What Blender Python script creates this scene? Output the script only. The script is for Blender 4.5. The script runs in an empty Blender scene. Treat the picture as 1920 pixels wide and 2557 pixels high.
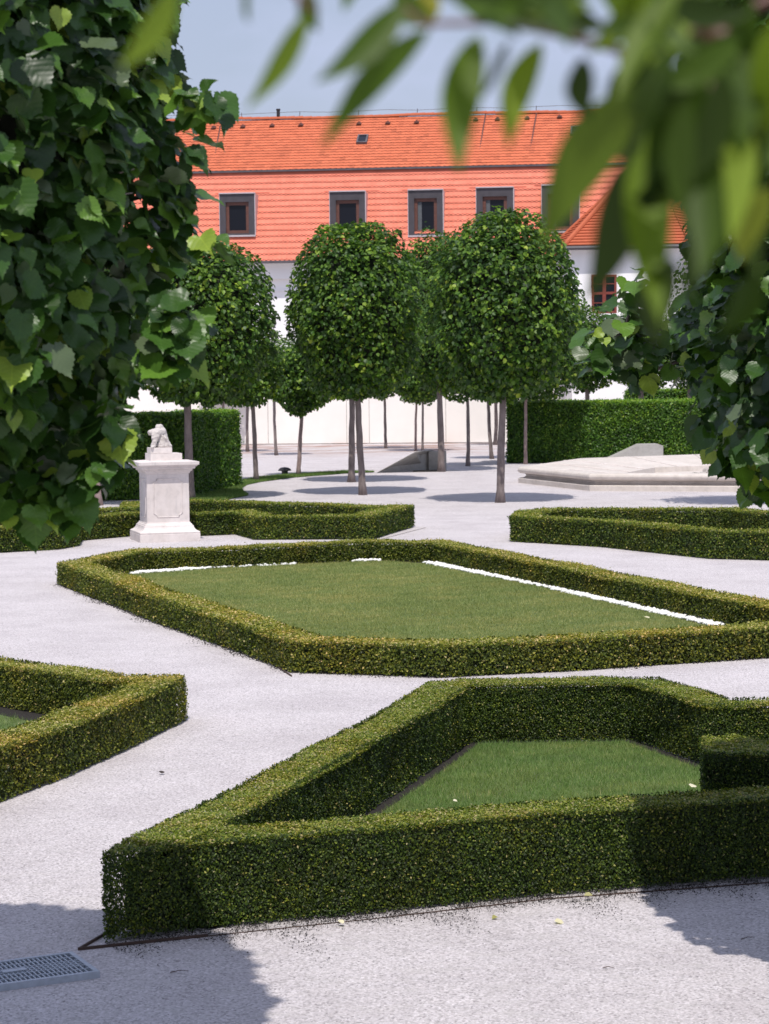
import bpy, bmesh, math, random
import numpy as np
from mathutils import Vector, Matrix
R = math.radians
C = bpy.context.scene.collection
scene = bpy.context.scene

# ------------------------------------------------------------------ camera, sky, sun
CAM_H, FPX = 2.6, 5500.0            # eye height in metres, focal length in photo pixels
PITCH, ROLL = math.atan((1278.5-950)/FPX), 0.011
SUN_EL, SUN_AZ = R(63), R(-1)       # sun behind the camera, a touch to the left
camd = bpy.data.cameras.new('camera'); cam = bpy.data.objects.new('camera', camd); C.objects.link(cam)
F = Vector((0, math.cos(PITCH), -math.sin(PITCH))); U0 = Vector((0, math.sin(PITCH), math.cos(PITCH))); R0 = Vector((1, 0, 0))
RT = R0*math.cos(ROLL) - U0*math.sin(ROLL); UP = R0*math.sin(ROLL) + U0*math.cos(ROLL)
cam.matrix_world = Matrix(((RT.x, UP.x, -F.x, 0), (RT.y, UP.y, -F.y, 0), (RT.z, UP.z, -F.z, CAM_H), (0, 0, 0, 1)))
camd.sensor_fit = 'HORIZONTAL'; camd.sensor_width = 36; camd.lens = 36*FPX/1920
camd.clip_start = 0.05; camd.clip_end = 2000
camd.dof.use_dof = True; camd.dof.focus_distance = 15; camd.dof.aperture_fstop = camd.lens/8.0
scene.camera = cam

world = bpy.data.worlds.new('World'); scene.world = world; world.use_nodes = True
wt = world.node_tree; wt.nodes.clear()
wo = wt.nodes.new('ShaderNodeOutputWorld'); bg = wt.nodes.new('ShaderNodeBackground')
sky = wt.nodes.new('ShaderNodeTexSky'); sky.sky_type = 'NISHITA'; sky.sun_disc = False
sky.sun_elevation = SUN_EL; sky.sun_rotation = math.pi + SUN_AZ
sky.air_density = 1.3; sky.dust_density = 2.2; sky.ozone_density = 1.5
tc = wt.nodes.new('ShaderNodeTexCoord'); mp = wt.nodes.new('ShaderNodeMapping'); mp.inputs['Scale'].default_value = (4, 4, 9)
ns = wt.nodes.new('ShaderNodeTexNoise'); ns.inputs['Scale'].default_value = 2.2; ns.inputs['Detail'].default_value = 6
cr = wt.nodes.new('ShaderNodeValToRGB'); cr.color_ramp.elements[0].position = .45; cr.color_ramp.elements[1].position = .8
cr.color_ramp.elements[0].color = (.56, .56, .56, 1); cr.color_ramp.elements[1].color = (.92, .92, .92, 1)
mx = wt.nodes.new('ShaderNodeMix'); mx.data_type = 'RGBA'; mx.inputs[7].default_value = (5.9, 6.5, 9.0, 1)
wt.links.new(tc.outputs['Generated'], mp.inputs['Vector']); wt.links.new(mp.outputs[0], ns.inputs['Vector'])
wt.links.new(ns.outputs['Fac'], cr.inputs[0]); wt.links.new(cr.outputs[0], mx.inputs[0]); wt.links.new(sky.outputs[0], mx.inputs[6])
wt.links.new(mx.outputs[2], bg.inputs[0]); bg.inputs[1].default_value = 0.10; wt.links.new(bg.outputs[0], wo.inputs[0])

sd = bpy.data.lights.new('sun', 'SUN'); sun = bpy.data.objects.new('sun', sd); C.objects.link(sun)
sd.energy = 4.0; sd.angle = R(.5); sd.color = (1, .95, .88)
SUNV = Vector((math.sin(SUN_AZ)*math.cos(SUN_EL), -math.cos(SUN_AZ)*math.cos(SUN_EL), math.sin(SUN_EL)))
sun.rotation_euler = SUNV.to_track_quat('Z', 'Y').to_euler(); sun.location = (0, -20, 40)
scene.view_settings.view_transform = 'Standard'; scene.view_settings.look = 'None'
scene.view_settings.exposure = 0.0; scene.view_settings.gamma = 1
scene.cycles.max_bounces = 6; scene.cycles.diffuse_bounces = 3; scene.cycles.transmission_bounces = 3; scene.cycles.glossy_bounces = 2

# ------------------------------------------------------------------ pixel <-> place
def ray(px, py):
    return (RT*((px-960)/FPX) + UP*(-(py-1278.5)/FPX) + F)
def G(px, py, z=0.0):                # point at height z seen at that photo pixel
    d = ray(px, py); t = (z-CAM_H)/d.z
    return Vector((d.x*t, d.y*t, z))
def Q(px, py, Y):                    # point at distance Y seen at that photo pixel
    d = ray(px, py); t = Y/d.y
    return Vector((d.x*t, Y, CAM_H + d.z*t))
def to_px(P):
    P = np.asarray(P, float) - np.array([0, 0, CAM_H])
    z = P @ np.array(F); return 960 + FPX*(P @ np.array(RT))/z, 1278.5 - FPX*(P @ np.array(UP))/z

# ------------------------------------------------------------------ building blocks
def empty(name, loc=(0, 0, 0), rz=0):
    o = bpy.data.objects.new(name, None); C.objects.link(o); o.location = loc; o.rotation_euler = (0, 0, rz)
    o.empty_display_size = .2
    return o
def tag(o, label=None, cat=None, group=None, kind=None):
    if label: o['label'] = label
    if cat: o['category'] = cat
    if group: o['group'] = group
    if kind: o['kind'] = kind
    return o
def link(name, me, mat, parent=None, smooth=False):
    if mat is not None:
        for m in (mat if isinstance(mat, (list, tuple)) else [mat]): me.materials.append(m)
    if smooth: me.polygons.foreach_set('use_smooth', [True]*len(me.polygons))
    o = bpy.data.objects.new(name, me); C.objects.link(o)
    if parent: o.parent = parent
    return o
def pyd(name, v, f, mat, parent=None, smooth=False):
    me = bpy.data.meshes.new(name); me.from_pydata([tuple(p) for p in v], [], f); me.update()
    return link(name, me, mat, parent, smooth)
def big(name, V, Fc, mat, parent=None, tint=None, uv=None, smooth=False, matidx=None):
    """V (n,3), Fc (m,k) arrays of equal-sided faces, or a list of such arrays"""
    if not isinstance(Fc, list): Fc = [Fc]
    me = bpy.data.meshes.new(name)
    nl = sum(f.size for f in Fc); nf = sum(len(f) for f in Fc)
    me.vertices.add(len(V)); me.vertices.foreach_set('co', np.ascontiguousarray(V, dtype=np.float32).ravel())
    me.loops.add(nl); li = np.concatenate([f.ravel() for f in Fc]).astype(np.int32)
    me.loops.foreach_set('vertex_index', li)
    tot = np.concatenate([np.full(len(f), f.shape[1], np.int32) for f in Fc])
    st = np.concatenate([[0], np.cumsum(tot)[:-1]]).astype(np.int32)
    me.polygons.add(nf); me.polygons.foreach_set('loop_start', st); me.polygons.foreach_set('loop_total', tot)
    if matidx is not None: me.polygons.foreach_set('material_index', matidx.astype(np.int32))
    me.update(calc_edges=True)
    if not smooth: me.shade_flat()
    if tint is not None:
        a = me.attributes.new('tint', 'FLOAT', 'FACE'); a.data.foreach_set('value', tint.astype(np.float32))
    if uv is not None:
        l = me.uv_layers.new(name='UVMap'); l.data.foreach_set('uv', uv[li].astype(np.float32).ravel())
    return link(name, me, mat, parent, smooth)
def boxv(x0, x1, y0, y1, z0, z1, v, f):
    b = len(v)
    v += [(x0, y0, z0), (x1, y0, z0), (x1, y1, z0), (x0, y1, z0), (x0, y0, z1), (x1, y0, z1), (x1, y1, z1), (x0, y1, z1)]
    f += [(b, b+3, b+2, b+1), (b+4, b+5, b+6, b+7), (b, b+1, b+5, b+4), (b+1, b+2, b+6, b+5), (b+2, b+3, b+7, b+6), (b+3, b, b+4, b+7)]
def box(name, x0, x1, y0, y1, z0, z1, mat, parent=None, bevel=0):
    v, f = [], []; boxv(x0, x1, y0, y1, z0, z1, v, f)
    o = pyd(name, v, f, mat, parent)
    if bevel:
        m = o.modifiers.new('b', 'BEVEL'); m.width = bevel; m.segments = 2
    return o
def tube(pts, radii, n=8, closed=False, v=None, f=None):
    v = [] if v is None else v; f = [] if f is None else f
    pts = [Vector(p) for p in pts]; b0 = len(v); m = len(pts)
    for i, p in enumerate(pts):
        if closed: d = pts[(i+1) % m] - pts[i-1]
        else: d = pts[min(i+1, m-1)] - pts[max(i-1, 0)]
        d.normalize(); a = Vector((0, 0, 1)) if abs(d.z) < .9 else Vector((1, 0, 0))
        s = d.cross(a).normalized(); t = d.cross(s).normalized()
        r = radii[i] if hasattr(radii, '__len__') else radii
        for k in range(n):
            an = 2*math.pi*k/n; v.append(tuple(p + s*math.cos(an)*r + t*math.sin(an)*r))
    for i in range(m if closed else m-1):
        j = (i+1) % m
        for k in range(n):
            f.append((b0+i*n+k, b0+i*n+(k+1) % n, b0+j*n+(k+1) % n, b0+j*n+k))
    if not closed:
        f.append(tuple(b0+k for k in range(n))[::-1]); f.append(tuple(b0+(m-1)*n+k for k in range(n)))
    return v, f

# ------------------------------------------------------------------ materials
def mat(name):
    m = bpy.data.materials.new(name); m.use_nodes = True; nt = m.node_tree; nt.nodes.clear()
    out = nt.nodes.new('ShaderNodeOutputMaterial'); b = nt.nodes.new('ShaderNodeBsdfPrincipled')
    nt.links.new(b.outputs[0], out.inputs[0]); return m, nt, b, out
def N(nt, t, **k):
    n = nt.nodes.new(t)
    for a, x in k.items():
        if a in n.inputs: n.inputs[a].default_value = x
        else: setattr(n, a, x)
    return n
def noise(nt, scale, detail=3, rough=.55, coord='Object', mapscale=None):
    t = nt.nodes.new('ShaderNodeTexCoord'); n = N(nt, 'ShaderNodeTexNoise', Scale=scale, Detail=detail, Roughness=rough)
    if mapscale:
        mp = nt.nodes.new('ShaderNodeMapping'); mp.inputs['Scale'].default_value = mapscale
        nt.links.new(t.outputs[coord], mp.inputs[0]); nt.links.new(mp.outputs[0], n.inputs['Vector'])
    else: nt.links.new(t.outputs[coord], n.inputs['Vector'])
    return n
def ramp(nt, src, stops):
    r = nt.nodes.new('ShaderNodeValToRGB'); e = r.color_ramp.elements
    while len(e) < len(stops): e.new(.5)
    for i, (p, c) in enumerate(stops):
        e[i].position = p; e[i].color = (*c, 1) if len(c) == 3 else c
    nt.links.new(src, r.inputs[0]); return r
def mix(nt, fac, a, b, mode='MIX'):
    m = nt.nodes.new('ShaderNodeMix'); m.data_type = 'RGBA'; m.blend_type = mode
    for i, x in ((0, fac), (6, a), (7, b)):
        if isinstance(x, (int, float)): m.inputs[i].default_value = x
        elif isinstance(x, tuple): m.inputs[i].default_value = (*x, 1)
        else: nt.links.new(x, m.inputs[i])
    return m.outputs[2]
def math_(nt, op, a, b=None, c=None):
    m = nt.nodes.new('ShaderNodeMath'); m.operation = op
    for i, x in enumerate((a, b, c)):
        if x is None: continue
        if isinstance(x, (int, float)): m.inputs[i].default_value = x
        else: nt.links.new(x, m.inputs[i])
    return m.outputs[0]
def bump(nt, b, h, strength=.4, dist=.01):
    n = N(nt, 'ShaderNodeBump', Strength=strength, Distance=dist); nt.links.new(h, n.inputs['Height']); nt.links.new(n.outputs[0], b.inputs['Normal'])
def plain(name, col, rough=.7, metal=0, var=.25, scale=12, bm=0.0, mapscale=None):
    m, nt, b, _ = mat(name)
    n = noise(nt, scale, 5, .6, mapscale=mapscale)
    lo = tuple(c*(1-var) for c in col); hi = tuple(min(1, c*(1+var*.6)) for c in col)
    r = ramp(nt, n.outputs[0], [(.3, lo), (.7, hi)]); nt.links.new(r.outputs[0], b.inputs['Base Color'])
    b.inputs['Roughness'].default_value = rough; b.inputs['Metallic'].default_value = metal
    if bm: bump(nt, b, n.outputs[0], bm, .02)
    return m
def leafmat(name, stops, back=None, trans=.35, rough=.45, spec=.4, patch=None, patchscale=1.5, veins=False, transcol=(1.3, 1.5, .5)):
    """stops: colour by per-leaf tint; back: paler underside; patch: colour mixed in broad growth patches"""
    m, nt, b, out = mat(name)
    a = nt.nodes.new('ShaderNodeAttribute'); a.attribute_name = 'tint'
    col = ramp(nt, a.outputs['Fac'], stops).outputs[0]
    if patch:
        n = noise(nt, patchscale, 4, .6); fr = ramp(nt, n.outputs[0], [(.42, (0, 0, 0)), (.66, (.8, .8, .8))])
        col = mix(nt, fr.outputs[0], col, mix(nt, 1.0, col, patch, 'MULTIPLY'))
    if veins:
        uvn = nt.nodes.new('ShaderNodeUVMap'); sep = nt.nodes.new('ShaderNodeSeparateXYZ'); nt.links.new(uvn.outputs[0], sep.inputs[0])
        ax = math_(nt, 'ABSOLUTE', sep.outputs[0])
        mid = math_(nt, 'LESS_THAN', ax, .014)
        t = math_(nt, 'SUBTRACT', sep.outputs[1], math_(nt, 'MULTIPLY', ax, .75))
        w = math_(nt, 'PINGPONG', math_(nt, 'MULTIPLY', t, 6.5), .5)
        side = math_(nt, 'LESS_THAN', w, .045)
        vv = math_(nt, 'MAXIMUM', mid, side)
        col = mix(nt, math_(nt, 'MULTIPLY', vv, .3), col, mix(nt, 1.0, col, (1.9, 1.7, 1.5), 'MULTIPLY'))
        bump(nt, b, math_(nt, 'SUBTRACT', w, vv), .2, .003)
    if back:
        g = nt.nodes.new('ShaderNodeNewGeometry'); col2 = mix(nt, g.outputs['Backfacing'], col, back)
    else: col2 = col
    nt.links.new(col2, b.inputs['Base Color']); b.inputs['Roughness'].default_value = rough
    b.inputs['Specular IOR Level'].default_value = spec
    tr = nt.nodes.new('ShaderNodeBsdfTranslucent'); nt.links.new(mix(nt, 1.0, col, transcol, 'MULTIPLY'), tr.inputs[0])
    ms = nt.nodes.new('ShaderNodeMixShader'); ms.inputs[0].default_value = trans
    nt.links.new(b.outputs[0], ms.inputs[1]); nt.links.new(tr.outputs[0], ms.inputs[2]); nt.links.new(ms.outputs[0], out.inputs[0])
    return m

# gravel ----------------------------------------------------------
def gravel():
    m, nt, b, _ = mat('pale_gravel')
    t = nt.nodes.new('ShaderNodeTexCoord')
    vo = N(nt, 'ShaderNodeTexVoronoi', Scale=95); nt.links.new(t.outputs['Object'], vo.inputs['Vector'])
    grain = ramp(nt, vo.outputs['Color'], [(.0, (.26, .24, .245)), (.3, (.53, .495, .50)), (.7, (.64, .597, .612)), (1, (.78, .74, .755))])
    fine = noise(nt, 60, 4, .7); f2 = ramp(nt, fine.outputs[0], [(.33, (.68, .66, .66)), (.5, (1, 1, 1)), (.72, (1.08, 1.06, 1.07))])
    c = mix(nt, 1.0, grain.outputs[0], f2.outputs[0], 'MULTIPLY')
    broad = noise(nt, 1.1, 6, .65); f3 = ramp(nt, broad.outputs[0], [(.3, (.86, .85, .855)), (.55, (1, 1, 1)), (.75, (1.06, 1.05, 1.06))])
    c = mix(nt, 1.0, c, f3.outputs[0], 'MULTIPLY')
    scuff = noise(nt, 3.2, 5, .7, mapscale=(1, 2.2, 1)); f4 = ramp(nt, scuff.outputs[0], [(.54, (0, 0, 0)), (.70, (.55, .55, .55))])
    c = mix(nt, f4.outputs[0], c, (.52, .49, .48))
    # reddish leaf dust lying under the far trees
    sp = nt.nodes.new('ShaderNodeSeparateXYZ'); nt.links.new(t.outputs['Object'], sp.inputs[0])
    far = ramp(nt, math_(nt, 'MULTIPLY', sp.outputs[1], .01), [(.74, (0, 0, 0)), (.84, (1, 1, 1))])
    dn = noise(nt, .33, 6, .7, mapscale=(1, 1.6, 1)); dr = ramp(nt, dn.outputs[0], [(.46, (0, 0, 0)), (.6, (.8, .8, .8))])
    c = mix(nt, math_(nt, 'MULTIPLY', far.outputs[0], dr.outputs[0]), c, (.30, .15, .10))
    nt.links.new(c, b.inputs['Base Color']); b.inputs['Roughness'].default_value = .95; b.inputs['Specular IOR Level'].default_value = .15
    tread = noise(nt, 7, 3, .5)
    h = math_(nt, 'ADD', math_(nt, 'MULTIPLY', tread.outputs[0], 2.2), math_(nt, 'MULTIPLY', vo.outputs['Distance'], .5)); h = math_(nt, 'ADD', h, math_(nt, 'ADD', fine.outputs[0], math_(nt, 'MULTIPLY', broad.outputs[0], 3.0)))
    bump(nt, b, h, .7, .013)
    return m
M_gravel = gravel()

def stone(name, col, streak=True, sc=9):
    m, nt, b, _ = mat(name)
    n1 = noise(nt, sc, 8, .65); n2 = noise(nt, 1.6, 4, .6)
    c = ramp(nt, n1.outputs[0], [(.3, tuple(x*.86 for x in col)), (.5, col), (.75, tuple(min(1, x*1.08) for x in col))]).outputs[0]
    c = mix(nt, 1.0, c, ramp(nt, n2.outputs[0], [(.35, (.88, .86, .84)), (.65, (1.03, 1.02, 1.02))]).outputs[0], 'MULTIPLY')
    if streak:
        s = noise(nt, 14, 4, .6, mapscale=(1, 1, .08)); sr = ramp(nt, s.outputs[0], [(.56, (0, 0, 0)), (.7, (.42, .42, .42))])
        c = mix(nt, sr.outputs[0], c, (.46, .44, .43))
    nt.links.new(c, b.inputs['Base Color']); b.inputs['Roughness'].default_value = .8
    bump(nt, b, n1.outputs[0], .3, .012); return m
M_stat = stone('weathered_figure_stone', (.58, .54, .52), True, 22)
M_stone = stone('pale_stone', (.70, .645, .625)); M_basin = stone('basin_stone', (.62, .57, .53), False)
M_concrete = stone('grey_concrete', (.40, .39, .37)); M_plaster = plain('white_render', (.90, .89, .90), .9, var=.035, scale=.8)
M_cream = plain('cream_render', (.90, .86, .82), .9, var=.05, scale=.7)
M_soil = plain('dark_soil', (.018, .014, .011), .95, var=.5, scale=40, bm=.6)
M_rust = plain('rusty_steel', (.07, .04, .03), .8, var=.5, scale=25)
M_zinc = plain('grey_zinc', (.10, .09, .10), .6, .0, var=.25, scale=3)
M_lightmetal = plain('light_metal', (.55, .5, .52), .5, .3, var=.15)
M_brownwood = plain('brown_wood', (.13, .05, .035), .5, var=.3)
M_redwood = plain('red_brown_wood', (.22, .045, .03), .5, var=.25)
M_surround = plain('dark_zinc_surround', (.060, .054, .064), .6, .0, var=.25, scale=3)
M_black = plain('black_metal', (.02, .02, .024), .55, var=.3)
M_grate = plain('galvanised_steel', (.42, .46, .52), .5, .35, var=.15, scale=30)
M_pebble = plain('white_pebble', (.86, .85, .83), .7, var=.12, scale=9)
M_rock = plain('grey_rock', (.5, .46, .43), .85, var=.45, scale=6, bm=.5)
def bark(name, a, b_):
    m, nt, b, _ = mat(name); n = noise(nt, 9, 7, .7, mapscale=(1, 1, .35))
    r = ramp(nt, n.outputs[0], [(.32, a), (.62, b_)]); nt.links.new(r.outputs[0], b.inputs['Base Color']); b.inputs['Roughness'].default_value = .9
    bump(nt, b, n.outputs[0], .7, .03); return m
M_bark = bark('lime_bark', (.12, .095, .09), (.25, .205, .195)); M_bark2 = bark('pinkish_bark', (.2, .14, .13), (.4, .3, .28))
def glass():
    m, nt, b, _ = mat('window_glass'); b.inputs['Base Color'].default_value = (.008, .009, .014, 1); b.inputs['Roughness'].default_value = .12; b.inputs['Specular IOR Level'].default_value = .25
    n = noise(nt, .8, 2); bump(nt, b, n.outputs[0], .05, .05); return m
M_glass = glass()
def tile(name, col, var=.22):
    m, nt, b, _ = mat(name)
    g = nt.nodes.new('ShaderNodeAttribute'); g.attribute_name = 'tint'
    n = noise(nt, 2.2, 6, .7); n2 = noise(nt, 30, 3, .6)
    c = ramp(nt, g.outputs['Fac'], [(0, tuple(x*(1-var) for x in col)), (.5, col), (1, tuple(min(1, x*(1+var*.5)) for x in col))]).outputs[0]
    c = mix(nt, 1.0, c, ramp(nt, n.outputs[0], [(.3, (.88, .84, .82)), (.6, (1, 1, 1))]).outputs[0], 'MULTIPLY')
    c = mix(nt, 1.0, c, ramp(nt, n2.outputs[0], [(.3, (.9, .88, .86)), (.6, (1, 1, 1))]).outputs[0], 'MULTIPLY')
    nt.links.new(c, b.inputs['Base Color']); b.inputs['Roughness'].default_value = .75; b.inputs['Specular IOR Level'].default_value = .25; return m
M_tile_lo = tile('salmon_clay_tile', (.80, .235, .155), .09); M_tile_hi = tile('orange_clay_tile', (.62, .165, .08), .22)
M_tile_edge_shade = plain('painted_tile_edge_shade', (.15, .035, .028), .9, var=.3, scale=3)  # dark colour paints the shadow line under each tile row

# foliage ---------------------------------------------------------
M_box = leafmat('box_leaves', [(0, (.016, .032, .005)), (.35, (.050, .092, .010)), (.7, (.18, .235, .020)), (.92, (.30, .31, .05)), (1, (.42, .38, .20))], patch=(1.3, 1.03, .8), patchscale=2.3, trans=.25, rough=.5, spec=.35)
M_boxdry = leafmat('box_leaves_sunburnt', [(0, (.022, .038, .005)), (.35, (.085, .120, .012)), (.7, (.24, .26, .028)), (.9, (.40, .37, .09)), (1, (.56, .47, .24))], patch=(1.3, .99, .8), patchscale=1.6, trans=.25, rough=.5, spec=.35)
M_horn = leafmat('hornbeam_leaves', [(0, (.022, .062, .010)), (.45, (.075, .18, .02)), (.85, (.17, .31, .035)), (1, (.30, .40, .07))], patch=(1.4, 1.2, .8), patchscale=.8, trans=.3, rough=.42)
M_lime = leafmat('lime_leaves', [(0, (.012, .036, .007)), (.35, (.042, .105, .014)), (.75, (.14, .255, .030)), (1, (.34, .44, .06))], back=(.10, .16, .07), patch=(1.35, 1.2, .9), patchscale=.9, trans=.3, rough=.48, spec=.32)
M_near = leafmat('near_lime_leaves', [(0, (.012, .034, .007)), (.5, (.040, .100, .016)), (.85, (.11, .22, .028)), (1, (.24, .34, .05))], back=(.10, .14, .07), trans=.22, rough=.37, spec=.36, veins=True)
M_hang = leafmat('narrow_leaves', [(0, (.014, .028, .003)), (.5, (.065, .115, .011)), (.85, (.20, .27, .028)), (1, (.36, .32, .07))], back=(.07, .12, .03), trans=.4, rough=.5, spec=.25)
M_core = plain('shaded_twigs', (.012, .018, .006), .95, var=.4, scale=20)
M_grass = leafmat('grass_blades', [(0, (.13, .17, .045)), (.5, (.245, .295, .10)), (.85, (.40, .40, .16)), (1, (.52, .48, .24))], patch=(1.4, 1.15, 1.2), patchscale=1.2, trans=.25, rough=.6, spec=.25)
M_grass2 = leafmat('lush_grass_blades', [(0, (.085, .145, .038)), (.5, (.125, .225, .06)), (.85, (.21, .31, .08)), (1, (.42, .42, .2))], patch=(1.45, 1.1, 1.2), patchscale=2.0, trans=.25, rough=.6, spec=.25)
M_turf = plain('turf', (.11, .15, .045), .95, var=.4, scale=5, bm=.4)

# ------------------------------------------------------------------ leaf scattering
rng = np.random.default_rng(7)
def nrm(a): return a/np.maximum(np.linalg.norm(a, axis=1, keepdims=True), 1e-9)
KITE = (np.array([(0, 0, 0), (.32, .45, .05), (0, 1, 0), (-.32, .45, .05)]), [np.array([[0, 1, 2, 3]])])
HEX = (np.array([(0, 0, 0), (.42, .18, .10), (.40, .62, .08), (0, 1.05, -.06), (-.40, .62, .08), (-.42, .18, .10)]), [np.array([[0, 1, 2, 3], [0, 3, 4, 5]])])
def heart():
    half = [(.0, .06), (.12, -.03), (.30, -.01), (.43, .10), (.50, .26), (.49, .42), (.43, .57), (.34, .70), (.22, .82), (.10, .93), (0, 1.08)]
    pts = []
    for i in range(len(half)-1):
        a, b = half[i], half[i+1]; pts.append(a)
        mx_, my = (a[0]+b[0])/2, (a[1]+b[1])/2; k = .92
        pts.append((mx_*k, .5+(my-.5)*k - .012))
    pts.append(half[-1]); pts = pts[1:-1]          # right side outline without base and tip
    n = len(pts); V = [(0, .06, 0)]; mids = []
    ms = [.06+.9*(i+1)/(n+1) for i in range(n)]
    for i in range(n): V.append((0, ms[i], -.02*math.sin(ms[i]*3)))
    V.append((0, 1.08, -.10))
    for s in (1, -1):
        for (x, y) in pts: V.append((s*x, y, .26*x + .05*math.sin(y*9+s) - .14*max(0, y-.6) - .25*x*x))
    q, t = [], []
    for s in (0, 1):
        o = n+2+s*n
        for i in range(n-1):
            a = (1+i, o+i, o+i+1, 2+i); q.append(a if s == 0 else a[::-1])
        a = (0, o, 1); t.append(a if s == 0 else a[::-1])
        a = (n, o+n-1, n+1); t.append(a if s == 0 else a[::-1])
    return (np.array(V), [np.array(q), np.array(t)])
HEART = heart()
def leaves(P, Nn, T, S, tmpl, rnd=rng):
    """place the leaf template at P with normal Nn, tip direction T, size S -> verts, [faces], uv, per-leaf ids"""
    V0, F0 = tmpl; n = len(P); k = len(V0)
    Nn = nrm(Nn); T = nrm(T - Nn*(T*Nn).sum(1, keepdims=True)); X = np.cross(T, Nn)
    wv = S*(.85+.3*rnd.random(n)); curl = .4+1.2*rnd.random(n)
    V = (P[:, None] + X[:, None]*(V0[None, :, 0:1]*wv[:, None, None]) + T[:, None]*(V0[None, :, 1:2]*S[:, None, None])
         + Nn[:, None]*(V0[None, :, 2:3]*(S*curl)[:, None, None])).reshape(-1, 3)
    base = (np.arange(n)*k)[:, None, None]
    Fc = [(f[None]+base).reshape(-1, f.shape[1]) for f in F0]
    ids = np.concatenate([np.repeat(np.arange(n), len(f)) for f in F0])
    uv = np.tile(V0[:, :2], (n, 1))
    return V, Fc, uv, ids
def merge(parts):
    """[(V, [F...], tint-per-face-in-order, mat index)] -> arrays"""
    V = []; byk = {}; off = 0
    for v, fs, t, mi in parts:
        p = 0
        for f in fs:
            byk.setdefault(f.shape[1], []).append((f+off, t[p:p+len(f)], np.full(len(f), mi))); p += len(f)
        V.append(v); off += len(v)
    Fs, T, Mi = [], [], []
    for k in byk:
        Fs.append(np.concatenate([x[0] for x in byk[k]])); T.append(np.concatenate([x[1] for x in byk[k]])); Mi.append(np.concatenate([x[2] for x in byk[k]]))
    return np.concatenate(V), Fs, np.concatenate(T), np.concatenate(Mi)
def lumpf(P, seed, s=1.0):
    r = np.random.default_rng(seed); o = np.zeros(len(P))
    for i in range(7):
        k = r.normal(size=3)*s*(1+.5*i); o += np.sin(P @ k + r.random()*6.28)/(1+.35*i)
    return o/3.2

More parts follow.
